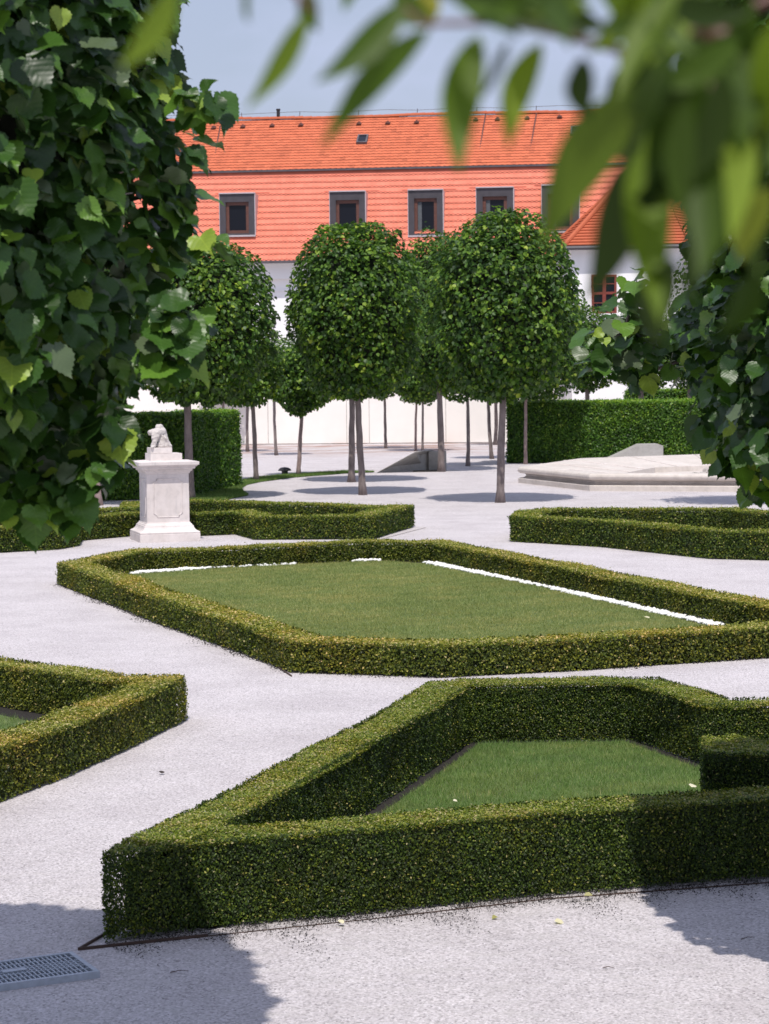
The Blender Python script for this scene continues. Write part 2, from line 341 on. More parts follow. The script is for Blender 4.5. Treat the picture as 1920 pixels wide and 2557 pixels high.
# ------------------------------------------------------------------ hedges
def offset_path(pts, w, closed):
    n = len(pts); out = []
    for i in range(n):
        p = pts[i]
        a = pts[i-1] if (closed or i > 0) else None; b = pts[(i+1) % n] if (closed or i < n-1) else None
        d1 = (p-a).normalized() if a is not None else (b-p).normalized(); d2 = (b-p).normalized() if b is not None else d1
        n1 = Vector((-d1.y, d1.x)); n2 = Vector((-d2.y, d2.x)); m = (n1+n2)
        if m.length < 1e-4: m = n1
        m.normalize(); k = 1/max(.42, m.dot(n1)); out.append(p + m*w*k)
    return out
def hedge(name, path, w, h, closed, label, material, dens, size, group=None, cat='hedge', sidew=1, vis=None, topmul=1.3, jag=1.0, wall_shade=-.12):
    """path: outer edge on the ground (world xy); w: thickness to its left; leaves sampled over both walls and the top"""
    outer = [Vector((p[0], p[1])) for p in path]; inner = offset_path(outer, w, closed)
    n = len(outer); segs = n if closed else n-1
    V, Fq = [], []; quads = []
    ins = .06
    for i in range(segs):
        j = (i+1) % n
        o0, o1, i0, i1 = outer[i], outer[j], inner[i], inner[j]
        quads.append((Vector((*o0, 0)), Vector((*o1, 0)), h, None))
        quads.append((Vector((*i1, 0)), Vector((*i0, 0)), h, None))
        quads.append((o0, o1, None, (i0, i1)))
    if not closed:
        quads.append((Vector((*inner[0], 0)), Vector((*outer[0], 0)), h, None)); quads.append((Vector((*outer[-1], 0)), Vector((*inner[-1], 0)), h, None))
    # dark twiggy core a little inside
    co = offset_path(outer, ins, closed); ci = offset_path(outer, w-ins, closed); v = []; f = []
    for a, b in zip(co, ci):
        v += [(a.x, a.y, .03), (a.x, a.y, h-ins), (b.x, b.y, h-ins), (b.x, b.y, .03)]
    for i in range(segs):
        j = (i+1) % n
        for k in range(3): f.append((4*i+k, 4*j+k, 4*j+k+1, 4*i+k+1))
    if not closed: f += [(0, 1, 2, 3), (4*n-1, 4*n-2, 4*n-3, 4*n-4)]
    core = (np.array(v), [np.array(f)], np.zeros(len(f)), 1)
    PP, NN = [], []
    for q in quads:
        if q[2] is not None:
            a, b, hh, _ = q; L = (b-a).length; m = int(L*hh*dens)
            if m < 1: continue
            s, t = rng.random(m), rng.random(m)
            P = np.array(a)[None]*(1-s)[:, None] + np.array(b)[None]*s[:, None]; P[:, 2] = .01+t*(hh-.008)
            d = (b-a).normalized(); nn = np.tile(np.array([d.y, -d.x, 0.0]), (m, 1))
        else:
            a, b, _, (c, d) = q; area = ((b-a).length+(d-c).length)/2*w; m = int(area*dens*topmul)
            s, t = rng.random(m), rng.random(m)
            A = np.array([*a, h]); B = np.array([*b, h]); Cc = np.array([*c, h]); D = np.array([*d, h])
            P = (A[None]*(1-s)[:, None]+B[None]*s[:, None])*(1-t)[:, None] + (Cc[None]*(1-s)[:, None]+D[None]*s[:, None])*t[:, None]
            nn = np.tile(np.array([0, 0, 1.0]), (m, 1))
        PP.append(P); NN.append(nn)
    P = np.concatenate(PP); Nn = np.concatenate(NN); m = len(P)
    lump = lumpf(P, sum(map(ord, label)) % 1000, 3.2)*.020*jag + lumpf(P, 5, 14)*.009*jag
    # rounded arris: pull leaves near the top edge in a bit
    P = P + Nn*(lump + rng.normal(0, size*.42, m) - .012)[:, None]
    shoots = rng.random(m) > .992; P[shoots, 2] += rng.random(shoots.sum())*size*1.6*(Nn[shoots, 2] > .5)
    nn = nrm(Nn*.95 + rng.normal(0, .6, (m, 3)) + np.array([0, 0, .4])*(1+(Nn[:, 2:3] > .5))); tt = rng.normal(0, .7, (m, 3)) + np.array([0, 0, .55]) + Nn*.35
    S = size*(.7+.6*rng.random(m)); Vv, Fc, uv, ids = leaves(P, nn, tt, S, KITE)
    tint = np.clip(rng.beta(2.0, 2.6, m) + lumpf(P, 11, 5)*.09 + np.where(Nn[:, 2] > .5, .27, wall_shade), 0, 1); r2 = rng.random(m); tint[r2 > .975] = .9+.1*rng.random((r2 > .975).sum())  # lighter new growth on top; wall leaves tinted darker, painting in their shade
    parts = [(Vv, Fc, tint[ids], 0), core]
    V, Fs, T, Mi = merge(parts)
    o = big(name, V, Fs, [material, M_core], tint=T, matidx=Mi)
    return tag(o, label, cat, group)

HB = 'low clipped box hedges of the parterre'
def xy(*pts): return [(G(*p) if len(p) == 3 else G(p[0], p[1])).xy for p in pts]
zF = .42
F_out = xy((257, 2132, zF), (277*1.9, 2320), (960, 2280), (1365, 2238), (1920, 2195), (2500, 2152)) + [Vector((6.2, 12.2)), Vector((6.2, 14.6))] + \
    xy((2300, 1745, zF), (1920, 1742, zF), (1827, 1742, zF), (1653, 1692, zF), (1561, 1690, zF), (1191, 1695, zF), (1076, 1701, zF), (960, 1768, zF), (600, 1955, zF), (318, 2097, zF))
hedge('box_hedge', F_out, .32, zF, True, 'tallest box hedge in the foreground, closing to a sharp point beside the steel drain grate', M_box, 30000, .0140, HB, wall_shade=-.22)
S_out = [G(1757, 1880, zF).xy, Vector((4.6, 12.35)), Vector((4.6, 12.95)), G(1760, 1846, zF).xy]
hedge('box_hedge', [S_out[0], S_out[1]], .6, zF, False, 'short stub of box hedge standing inside the foreground hedge, part in tree shade', M_box, 28000, .0140, HB, wall_shade=-.22)
zL = .34
L_out = [Vector((-3.6, 9.4)), G(0, 2005).xy, G(173, 1941).xy, G(277, 1895).xy, G(451, 1808).xy, G(457, 1692, zL).xy+Vector((0, .12)), G(318, 1684, zL).xy, G(0, 1640, zL).xy, Vector((-6.5, 20.2))]
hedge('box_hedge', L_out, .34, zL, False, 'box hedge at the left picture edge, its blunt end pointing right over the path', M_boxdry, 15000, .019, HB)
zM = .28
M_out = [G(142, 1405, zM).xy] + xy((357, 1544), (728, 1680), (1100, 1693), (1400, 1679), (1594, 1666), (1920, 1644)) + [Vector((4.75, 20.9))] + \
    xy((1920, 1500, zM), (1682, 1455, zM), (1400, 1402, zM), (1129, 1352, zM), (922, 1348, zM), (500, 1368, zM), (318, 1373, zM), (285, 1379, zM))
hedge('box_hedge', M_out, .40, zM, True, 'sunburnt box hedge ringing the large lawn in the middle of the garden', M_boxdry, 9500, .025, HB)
zB = .38
BL_out = [Vector((-9, 31.6)), G(0, 1381).xy, G(145, 1373).xy, G(195, 1364).xy, G(203, 1351).xy, Vector((-4.3, 37.35)), G(500, 1339).xy, G(587, 1335).xy, G(634, 1348.5).xy, G(933, 1347).xy, G(1034, 1316).xy,
          G(951, 1264, zB).xy+Vector((.45, .1)), G(951, 1264, zB).xy, G(810, 1258, zB).xy, G(688, 1255, zB).xy, G(626, 1251, zB).xy, G(500, 1248, zB).xy, G(306, 1254, zB).xy, G(300, 1268, zB).xy, G(200, 1271, zB).xy, Vector((-9.5, 38.6))]
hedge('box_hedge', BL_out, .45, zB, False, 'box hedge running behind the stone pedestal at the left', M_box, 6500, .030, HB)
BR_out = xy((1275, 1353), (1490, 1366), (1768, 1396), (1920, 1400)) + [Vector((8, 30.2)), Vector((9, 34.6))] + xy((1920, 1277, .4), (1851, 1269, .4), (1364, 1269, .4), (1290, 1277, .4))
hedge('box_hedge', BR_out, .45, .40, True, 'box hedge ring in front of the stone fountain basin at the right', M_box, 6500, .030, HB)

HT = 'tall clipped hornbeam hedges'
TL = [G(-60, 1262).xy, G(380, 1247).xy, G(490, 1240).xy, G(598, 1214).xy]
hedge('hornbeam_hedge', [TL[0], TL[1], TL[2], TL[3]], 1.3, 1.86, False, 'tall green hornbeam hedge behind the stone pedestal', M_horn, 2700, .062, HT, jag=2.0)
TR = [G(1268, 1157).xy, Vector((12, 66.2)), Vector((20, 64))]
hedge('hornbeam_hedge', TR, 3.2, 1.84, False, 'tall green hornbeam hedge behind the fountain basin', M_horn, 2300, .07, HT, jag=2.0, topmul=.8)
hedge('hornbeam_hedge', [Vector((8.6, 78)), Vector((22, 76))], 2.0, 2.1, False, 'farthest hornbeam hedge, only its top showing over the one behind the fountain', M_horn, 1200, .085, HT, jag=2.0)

# ------------------------------------------------------------------ ground, lawns, edges
g = pyd('gravel_ground', [(-300, -30, 0), (300, -30, 0), (300, 400, 0), (-300, 400, 0)], [(0, 1, 2, 3)], M_gravel); tag(g, kind='structure')
def poly(name, pts, z, material, kind='structure'):
    o = pyd(name, [(p[0], p[1], z if len(p) < 3 else p[2]) for p in pts], [tuple(range(len(pts)))], material)
    bm = bmesh.new(); bm.from_mesh(o.data); bmesh.ops.triangulate(bm, faces=bm.faces[:]); bm.to_mesh(o.data); bm.free()
    return tag(o, kind=kind)
def inpoly(P, poly_):
    x, y = P[:, 0], P[:, 1]; c = np.zeros(len(P), bool); j = len(poly_)-1
    for i in range(len(poly_)):
        xi, yi = poly_[i][0], poly_[i][1]; xj, yj = poly_[j][0], poly_[j][1]
        c ^= ((yi > y) != (yj > y)) & (x < (xj-xi)*(y-yi)/(yj-yi+1e-12)+xi); j = i
    return c
def grass(name, pts, n, hgt, wid, material, label, zf=None, z0=0.006, inset=0):
    A = np.array([(p[0], p[1]) for p in pts]); lo, hi = A.min(0), A.max(0)
    P = rng.random((int(n), 2))*(hi-lo)+lo; P = P[inpoly(P, A)]; m = len(P)
    z = np.full(m, z0) if zf is None else zf(P)+z0
    P3 = np.column_stack([P, z]); a = rng.random(m)*6.28; H = hgt*(.55+.8*rng.random(m)); lean = rng.normal(0, .45, (m, 2))*H[:, None]
    W = np.column_stack([np.cos(a), np.sin(a), np.zeros(m)])*wid*(.6+.8*rng.random(m))[:, None]
    V = np.concatenate([(P3-W)[:, None], (P3+W)[:, None], (P3+np.column_stack([lean, H]))[:, None]], 1).reshape(-1, 3)
    Fc = np.arange(3*m).reshape(-1, 3); tint = np.clip(rng.beta(2.2, 2.6, m)+lumpf(P3, 3, 4)*.12+lumpf(P3, 9, 1.2)*.12, 0, 1)
    o = big(name, V, Fc, material, tint=tint); return tag(o, label, 'grass', kind='stuff')
def inset(path, d): return [Vector(p) for p in offset_path([Vector((p[0], p[1])) for p in path], d, True)]
F_in = inset(F_out, .30); M_in = inset(M_out, .38)
poly('soil_bed', F_in, .004, M_soil); F_l = inset(F_out, .40); poly('foreground_lawn', F_l, .012, M_turf)
grass('grass', F_l, 460000, .032, .0016, M_grass2, 'green grass inside the foreground hedge')
poly('soil_bed', M_in, .004, M_soil)
# mown lawn inside the middle hedge, held back from the hedge by the pebble strip
Ml = xy((300, 1437), (700, 1412), (960, 1402), (1075, 1411), (1400, 1478), (1640, 1532), (1750, 1562)) + [Vector((3.7, 21.4)), Vector((2.0, 20.2)), Vector((.4, 19.6)), Vector((-.75, 20.1)), Vector((-2.2, 23.7))]
poly('middle_lawn', Ml, .012, M_turf)
grass('grass', Ml, 620000, .026, .0028, M_grass, 'short mown grass of the large lawn within the middle hedge')
L_bed = [Vector((-1.95, 16.6)), Vector((-3.3, 17.9)), Vector((-6.4, 19.7)), Vector((-3.5, 11))]
poly('soil_bed', L_bed, .004, M_soil)
L_lawn = [Vector((-2.3, 16.3)), Vector((-3.4, 17.6)), Vector((-6.0, 19.2)), Vector((-3.6, 12))]
poly('left_lawn', L_lawn, .012, M_turf); grass('grass', L_lawn, 60000, .045, .002, M_grass2, 'sliver of grass inside the left-hand hedge')
# grass verge curling out from under the tall hedge
fr = [(470, 1251), (560, 1250), (621, 1237.5), (608, 1230), (604, 1220), (618, 1211), (652, 1204), (727, 1193.5), (861, 1183), (935, 1180)]
fv = [G(*p) for p in fr]
bk = [G(930, 1179), G(861, 1178), G(727, 1186), G(650, 1193), G(594, 1203), G(540, 1212), G(470, 1225)]
Vb = [tuple(p) for p in fv] + [tuple(p) for p in bk]
verge = [Vector(p).xy for p in Vb]
poly('grass_verge', verge, .012, M_turf)
grass('grass', verge, 160000, .06, .006, M_grass2, 'curved grass verge beside the tall left hedge and path light')

# dark soil crumbs and bits along the front of the foreground hedge
def debris(name, line, n, spread, s, material, label):
    L = [np.array([p.x, p.y]) for p in line]; segl = np.array([np.linalg.norm(L[i+1]-L[i]) for i in range(len(L)-1)]); cum = np.concatenate([[0], np.cumsum(segl)])/segl.sum()
    t = rng.random(n); i = np.clip(np.searchsorted(cum, t)-1, 0, len(L)-2); fr_ = (t-cum[i])/(cum[i+1]-cum[i])
    A = np.array(L)[i]; B = np.array(L)[i+1]; P = A+(B-A)*fr_[:, None]; d = nrm(B-A); nn = np.column_stack([d[:, 1], -d[:, 0]])
    off = np.abs(rng.normal(0, 1, n))*spread*(.5+.8*(np.sin(t*23)+np.sin(t*57+1))**2/2) - .01; P = P+nn*off[:, None]
    P3 = np.column_stack([P, np.full(n, .004)]); nv = rng.normal(0, .5, (n, 3))+np.array([0, 0, 1]); tt = rng.normal(0, 1, (n, 3))*np.array([1, 1, .2])
    V, Fc, uv, ids = leaves(P3, nv, tt, s*(.4+1.2*rng.random(n)), KITE); o = big(name, V, Fc, material)
    return tag(o, label, 'debris', kind='stuff')
front = [Vector(p) for p in F_out[:6]]
debris('leaf_litter', front, 15000, .16, .0075, M_soil, 'dark crumbs of soil and litter along the foot of the foreground hedge')
debris('leaf_litter', [Vector(p) for p in (M_out[0], M_out[1], M_out[2], M_out[3], M_out[6])], 3500, .05, .016, M_soil, 'thin line of brown litter along the foot of the middle hedge')

def edging(pts, label, h=.013, t=.004):
    v, f = [], []
    for i in range(len(pts)-1):
        a, b = Vector((*pts[i], 0)), Vector((*pts[i+1], 0)); d = (b-a).normalized(); n = Vector((-d.y, d.x, 0))*t; k = len(v)
        a = a - d*t; b = b + d*t*.2
        for p in (a-n, b-n, b+n, a+n): v.append((p.x, p.y, -.02))
        for p in (a-n, b-n, b+n, a+n): v.append((p.x, p.y, h+.001*i))
        f += [(k+4, k+5, k+6, k+7), (k, k+1, k+5, k+4), (k+1, k+2, k+6, k+5), (k+2, k+3, k+7, k+6), (k+3, k, k+4, k+7)]
    return tag(pyd('steel_edging', v, f, M_rust), label, 'edging', 'rusty steel strips set in the gravel')
edging([G(520, 2338).xy, G(960, 2292).xy, G(1365, 2246).xy, G(1920, 2205).xy, G(2400, 2170).xy], 'low rusty edging strip half buried along the front of the foreground hedge', .004, .003)
edging([G(330, 2295).xy, G(197, 2373).xy, G(518, 2339).xy], 'rusty steel edging strip meeting in a point at the tip of the foreground hedge')
edging([G(640, 1618+15).xy, G(728, 1690).xy], 'short rusty edging strip by the lower corner of the middle hedge', .015)
edging([G(930, 1352).xy, G(1062, 1318).xy], 'thin dark edging strip at the right end of the hedge behind the pedestal', .005)

# white pebbles
def ico():
    bm = bmesh.new(); bmesh.ops.create_icosphere(bm, subdivisions=1, radius=1); bm.verts.index_update()
    v = np.array([p.co[:] for p in bm.verts]); f = np.array([[a.index for a in q.verts] for q in bm.faces]); bm.free(); return v, f
ICO = ico()
def pebbles(strips, label):
    P = []
    for (a, b, w, n) in strips:
        a, b = np.array(a), np.array(b); d = (b-a)/np.linalg.norm(b-a); nn = np.array([d[1], -d[0]])
        t = rng.random(n); P.append(a+(b-a)*t[:, None]+nn*((rng.random(n)-.5)*w)[:, None])
    P = np.concatenate(P); n = len(P); s = .016+.014*rng.random(n); V0, F0 = ICO
    sc = np.stack([s*(1+.5*rng.random(n)), s*(.8+.4*rng.random(n)), s*(.55+.3*rng.random(n))], 1)
    an = rng.random(n)*6.28; c, si = np.cos(an), np.sin(an); v = V0[None]*sc[:, None]
    x = v[..., 0]*c[:, None]-v[..., 1]*si[:, None]; y = v[..., 0]*si[:, None]+v[..., 1]*c[:, None]
    V = np.stack([x+P[:, 0:1], y+P[:, 1:2], v[..., 2]+(.015+.022*rng.random(n))[:, None]], -1).reshape(-1, 3)
    Fc = (F0[None]+(np.arange(n)*len(V0))[:, None, None]).reshape(-1, 3)
    return tag(big('white_pebbles', V, Fc, M_pebble, smooth=True), label, 'pebbles', kind='stuff')
def mids(a, b): return tuple(a), tuple(b)
pebbles([(*mids(G(1075, 1409).xy, G(1400, 1474).xy), .20, 900), (*mids(G(1400, 1474).xy, G(1815, 1567).xy), .28, 1700)], 'white pebble strip along the right-hand side of the large lawn')
pebbles([(*mids(G(312, 1436).xy, G(520, 1422).xy), .16, 520), (*mids(G(520, 1422).xy, G(735, 1411).xy), .10, 320), (*mids(G(880, 1404).xy, G(950, 1403).xy), .1, 70)], 'broken line of white pebbles at the back left of the large lawn')

# ------------------------------------------------------------------ trees
def trunk_mesh(base, top, r0, r1, crown_c, crown_r, crown_h, seed, name, parent, material, n=10):
    rd = random.Random(seed); v, f = [], []
    base, top = Vector(base), Vector(top); pts, rad = [], []
    K = 9; bw = rd.uniform(-.035, .035)
    for i in range(K+1):
        t = i/K; p = base.lerp(top, t); bow = math.sin(t*math.pi)
        p += Vector((rd.uniform(-1, 1)*.008 + bow*bw, rd.uniform(-1, 1)*.008, 0))
        pts.append(p); rad.append(r0+(r1-r0)*t + (.35*r0 if i == 0 else 0) + rd.uniform(-.04, .06)*r0)
    pts[0].z -= .03; tube(pts, rad, n, v=v, f=f)
    cc = Vector(crown_c)
    for k in range(9):       # limbs inside the crown
        a = k*2.4+rd.random(); e = cc + Vector((math.cos(a)*crown_r*.62, math.sin(a)*crown_r*.62, crown_h*rd.uniform(-.25, .6)))
        s = top.lerp(cc, rd.uniform(0, .5)) - Vector((0, 0, .05)); mid = s.lerp(e, .5)+Vector((0, 0, .12)); tube([s, mid, e], [r1*.55, r1*.35, r1*.12], 6, v=v, f=f)
    tube([top-Vector((0, 0, .05)), cc, cc+Vector((0, 0, crown_h*.7))], [r1, r1*.6, r1*.15], 8, v=v, f=f)
    return pyd(name, v, f, material, parent, smooth=True)
def crown_points(n, r, hh, p, depth, lump, seed, lscale=2.2, taper=.26):
    d = nrm(rng.normal(size=(n, 3))); rho = np.hypot(d[:, 0], d[:, 1]); s = (rho**p+np.abs(d[:, 2])**p)**(1/p)
    q = d/s[:, None]; Nn = nrm(np.column_stack([q[:, 0]*rho**(p-2)/r, q[:, 1]*rho**(p-2)/r, np.sign(q[:, 2])*np.abs(q[:, 2])**(p-1)/hh]))
    tp = 1-taper*np.clip(-q[:, 2], 0, 1)**2-taper*.35*np.clip(q[:, 2], 0, 1)**2; P0 = q*np.array([r, r, hh])*np.column_stack([tp, tp, np.ones(n)]); L = lumpf(P0, seed, lscale)*lump + lumpf(P0, seed+77, lscale*3)*lump*.5
    k = rng.random(n)**1.6*depth
    return P0 + Nn*(L-k)[:, None], Nn, k
def crown_mesh(name, parent, c, r, hh, n, size, seed, material, p=3.0, depth=.5, lump=.20, tmpl=HEX, droop=.9):
    P, Nn, k = crown_points(n, r, hh, p, depth, lump, seed); P = P+np.array(c)
    P0 = P.copy()
    for t_ in range(38):                     # stray leafy shoots that break the clipped outline
        j = rng.integers(n)
        if P[j, 2] < c[2]-hh*.55 or k[j] > depth*.4: continue
        near = np.linalg.norm(P0-P0[j], axis=1) < .30*min(1, r); s_ = rng.uniform(.08, .26)
        P[near] += (Nn[j]*.7+np.array([0, 0, .6]))*s_*(1-(np.linalg.norm(P0[near]-P0[j], axis=1)/.30))[:, None].clip(0)*1.6
    nn = nrm(Nn*.75+rng.normal(0, .5, (n, 3))+np.array([0, 0, .6])); fl = rng.random(n) < .04; nn[fl] *= -1
    tt = Nn*.55+rng.normal(0, .55, (n, 3))+np.array([0, 0, -droop]); S = size*(.6+.7*rng.random(n))
    V, Fc, uv, ids = leaves(P, nn, tt, S, tmpl); tint = np.clip(rng.beta(1.6, 2.2, n)+lumpf(P, seed+5, 3)*.16, 0, 1)
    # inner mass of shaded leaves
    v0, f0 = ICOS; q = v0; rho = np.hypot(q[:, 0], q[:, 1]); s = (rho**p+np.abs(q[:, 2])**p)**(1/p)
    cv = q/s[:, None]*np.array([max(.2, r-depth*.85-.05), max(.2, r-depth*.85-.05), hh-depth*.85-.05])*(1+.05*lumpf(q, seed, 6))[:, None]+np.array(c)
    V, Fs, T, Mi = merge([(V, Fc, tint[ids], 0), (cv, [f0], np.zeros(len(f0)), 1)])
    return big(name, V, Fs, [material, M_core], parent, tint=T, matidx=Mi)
def ico2():
    bm = bmesh.new(); bmesh.ops.create_icosphere(bm, subdivisions=4, radius=1); bm.verts.index_update()
    v = np.array([p.co[:] for p in bm.verts]); f = np.array([[a.index for a in q.verts] for q in bm.faces]); bm.free(); return v, f
ICOS = ico2()
TG = 'clipped lime trees standing in rows'
def tree(bx, by, tx, ty, z0, z1, r, label, n=9000, size=.10, tr=.09, pink=False, cxoff=0, seed=1, p=2.7, Y=None):
    """bx,by trunk foot pixel; tx,ty pixel where the trunk meets the crown; crown from z0 to z1"""
    base = G(bx, by) if Y is None else Vector((Q(bx, by, Y).x, Y, 0))
    top = Q(tx, ty, base.y); top.z = z0+.25
    root = empty('lime_tree', base); tag(root, label, 'tree', TG)
    c = Vector((top.x-base.x+cxoff, 0, (z0+z1)/2)); hh = (z1-z0)/2
    trunk_mesh((0, 0, 0), (top.x-base.x, 0, z0+.25), tr, tr*.75, c, r, hh, seed, 'trunk', root, M_bark2 if pink else M_bark)
    crown_mesh('crown', root, c, r, hh, int(n*1.05), size*.92, seed, M_lime, p=p)
    return root
# the front row, large crowns
tree(1249, 1255, 1258, 985, 2.22, 6.0, 1.55, 'big round-crowned lime tree nearest the fountain basin', 17000, seed=3, tr=.092)
tree(907, 1236, 893, 985, 2.22, 6.1, 1.52, 'big lime tree whose trunk leans left, front one of the close middle pair', 17000, seed=4, tr=.085, cxoff=0)
tree(877, 1204, 879, 985, 2.25, 5.75, 1.62, 'lime tree with the straight trunk, rear one of the close middle pair', 14000, seed=5, tr=.092, cxoff=.25)
tree(1102, 1178, 1095, 970, 2.35, 6.6, 1.55, 'tall lime tree rising between the two biggest crowns beside the grey concrete wall', 13000, seed=6, tr=.10, cxoff=.15)
tree(476, 1248, 468, 1000, 2.15, 5.75, 1.62, 'lime tree with a grey trunk just right of the stone pedestal', 17000, seed=7, tr=.105, cxoff=.28)
tree(244, 1262, 240, 1000, 2.2, 5.6, 1.5, 'lime tree with a pink trunk left of the pedestal, crown lost behind near leaves', 7000, seed=8, pink=True, tr=.09)
tree(1861, 1262, 1866, 1000, 2.25, 5.6, 1.4, 'lime tree at the right edge with its trunk foot before the fountain', 6000, seed=9, tr=.065)
tree(1312, 1159, 1313, 1020, 2.0, 5.6, 1.65, 'lime tree with a thin pinkish trunk against the left end of the fountain hedge', 10000, seed=10, pink=True, tr=.055, cxoff=.3)
# younger, lower trees behind
tree(640, 1202, 631, 1000, 1.95, 3.7, 1.0, 'young lime tree with a slightly bent trunk right of the tall left hedge', 6000, seed=11, tr=.07, cxoff=-.25)
tree(745, 1188, 755, 1030, 1.72, 3.55, .98, 'young lime tree with the lowest crown, its pink trunk leaning right', 6500, seed=12, pink=True, tr=.065, p=2.4)
tree(690, 1137, 684, 1000, 2.0, 4.1, .9, 'slim far lime tree just left of the low-crowned young tree', 4000, seed=13, tr=.06, cxoff=.3)
tree(618, 1128, 621, 1000, 2.0, 3.9, .9, 'far lime tree nearest the left hedge with its foot in red leaf dust', 4000, seed=14, tr=.06, cxoff=-.2)
tree(541, 1110, 541, 1010, 1.9, 3.8, 1.0, 'left one of two lime trunks rising over the tall left hedge', 4000, seed=15, tr=.08)
tree(557, 1112, 558, 1010, 1.9, 3.8, 1.0, 'right one of two lime trunks rising over the tall left hedge', 4000, seed=16, tr=.07)
tree(963, 1120, 960, 990, 1.95, 4.2, 1.3, 'single far lime tree against the cream wall right of the middle pair', 5500, seed=17, tr=.06)
tree(1038, 1126, 1041, 1010, 1.78, 4.0, 1.1, 'thin pink-trunked lime tree behind the concrete wall, left of two', 5000, seed=18, tr=.05, pink=True)
tree(1055, 1127, 1055, 1010, 1.78, 4.0, 1.1, 'thin grey-trunked lime tree behind the concrete wall, right of two', 5000, seed=19, tr=.05)
tree(1168, 1164, 1166, 995, 2.0, 4.4, 1.2, 'knotty-trunked lime tree between the concrete wall and the nearest big tree', 5500, seed=20, tr=.062)
tree(1228, 1146, 1219, 995, 2.0, 4.3, 1.1, 'crooked yellowish-trunked lime tree close behind the nearest big tree', 5000, seed=21, tr=.065)
tree(1237, 1111, 1236, 995, 1.9, 4.1, 1.1, 'farthest lime tree, standing against the shadowed part of the cream wall', 4500, seed=22, tr=.08)
tree(1465, 1135, 1465, 980, 2.25, 4.9, 1.15, 'round dark lime tree under the red window, behind the fountain hedge', 7000, seed=23, tr=.09)
tree(1600, 1135, 1600, 980, 2.25, 4.8, 1.4, 'dark lime tree behind the fountain hedge, right of the round one', 6000, seed=24, tr=.11)
tree(1722, 1135, 1722, 980, 2.25, 4.8, 1.1, 'rightmost lime tree behind the fountain hedge', 4500, seed=25, tr=.08)

# the two near trees, big leaves
def near_crown(name, parent, c, r, hh, n, size, seed, extra=(), p=3.6, lump=.10, depth=.45):
    P, Nn, k = crown_points(n, r, hh, p, depth, lump, seed, 3.2, taper=0); P = P+np.array(c)
    for (e, er, en) in extra:
        q = rng.normal(size=(en, 3)); q = nrm(q); rr = rng.random(en)**.5; P = np.concatenate([P, np.array(e)+q*rr[:, None]*np.array(er)]); Nn = np.concatenate([Nn, nrm(q+np.array([0, -.4, .2]))])
    n = len(P)
    nn = nrm(Nn*.5+rng.normal(0, .40, (n, 3))+np.array([0, -.45, .75])); fl = rng.random(n) < .06; nn[fl] *= -1
    tt = Nn*.5+rng.normal(0, .5, (n, 3))+np.array([0, 0, -1.0]); S = size*(.55+.75*rng.random(n))
    tint = np.clip(rng.beta(1.8, 2.6, n)+lumpf(P, seed+5, 4)*.12, 0, 1); tint[rng.random(n) > .95] = 1.0
    W = P+np.array(parent.location); px, py = to_px(W); seen = (px > -150) & (px < 2070) & (py > -200) & (py < 1500)
    out = []; uvs = []
    for m_, tm in ((seen, HEART), (~seen, HEX)):
        V, Fc, uv, ids = leaves(P[m_], nn[m_], tt[m_], S[m_], tm); out.append((V, Fc, tint[m_][ids], 0)); uvs.append(uv)
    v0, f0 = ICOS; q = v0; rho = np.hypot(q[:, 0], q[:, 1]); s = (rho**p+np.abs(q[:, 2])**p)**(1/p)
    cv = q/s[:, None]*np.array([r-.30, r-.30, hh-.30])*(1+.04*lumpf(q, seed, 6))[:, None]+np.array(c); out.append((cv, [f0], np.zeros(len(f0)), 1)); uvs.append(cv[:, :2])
    V, Fs, T, Mi = merge(out)
    return big(name, V, Fs, [M_near, M_core], parent, tint=T, matidx=Mi, uv=np.concatenate(uvs), smooth=True)
TN = 'near lime trees at the picture edges'
tl = empty('lime_tree', (-2.22, 6.6, 0)); tag(tl, 'large dark lime tree filling the upper left corner, its big leaves close to the camera', 'tree', TN)
trunk_mesh((0, 0, 0), (0, 0, 2.5), .12, .09, (0, 0, 3.9), 1.5, 1.7, 40, 'trunk', tl, M_bark)
ex = []
for (x_, y_, r_, n_) in ((450, 800, .08, 34), (425, 880, .08, 34), (270, 1050, .06, 20), (225, 1160, .07, 28), (165, 1240, .07, 28), (60, 1230, .09, 36), (500, 240, .06, 16), (515, 610, .04, 7)):
    q_ = Q(x_, y_, 6.25)-Vector(tl.location); ex.append(((q_.x, q_.y, q_.z), (r_, r_*1.6, r_), n_))
near_crown('crown', tl, (.07, 0, 4.18), 1.53, 1.93, 48000, .086, 41, extra=ex, p=4.5, depth=.55, lump=.11)
tr_ = empty('lime_tree', (3.02, 9.3, 0)); tag(tr_, 'dark lime tree at the right edge with big leaves and a branch reaching left', 'tree', TN)
trunk_mesh((0, 0, 0), (0, 0, 2.4), .12, .09, (0, 0, 3.9), 1.5, 1.7, 42, 'trunk', tr_, M_bark)
bc = Q(1560, 860, 10.6)-Vector(tr_.location); bc2 = Q(1590, 740, 10.6)-Vector(tr_.location)
near_crown('crown', tr_, (-.05, 0, 3.95), 1.66, 1.92, 38000, .096, 43, p=6.5, depth=.6, lump=.14, extra=[((bc.x, bc.y, bc.z), (.24, .25, .21), 95), ((bc2.x, bc2.y, bc2.z), (.10, .15, .15), 22), ((bc.x+.40, bc.y-.2, bc.z+.02), (.26, .3, .26), 110)])
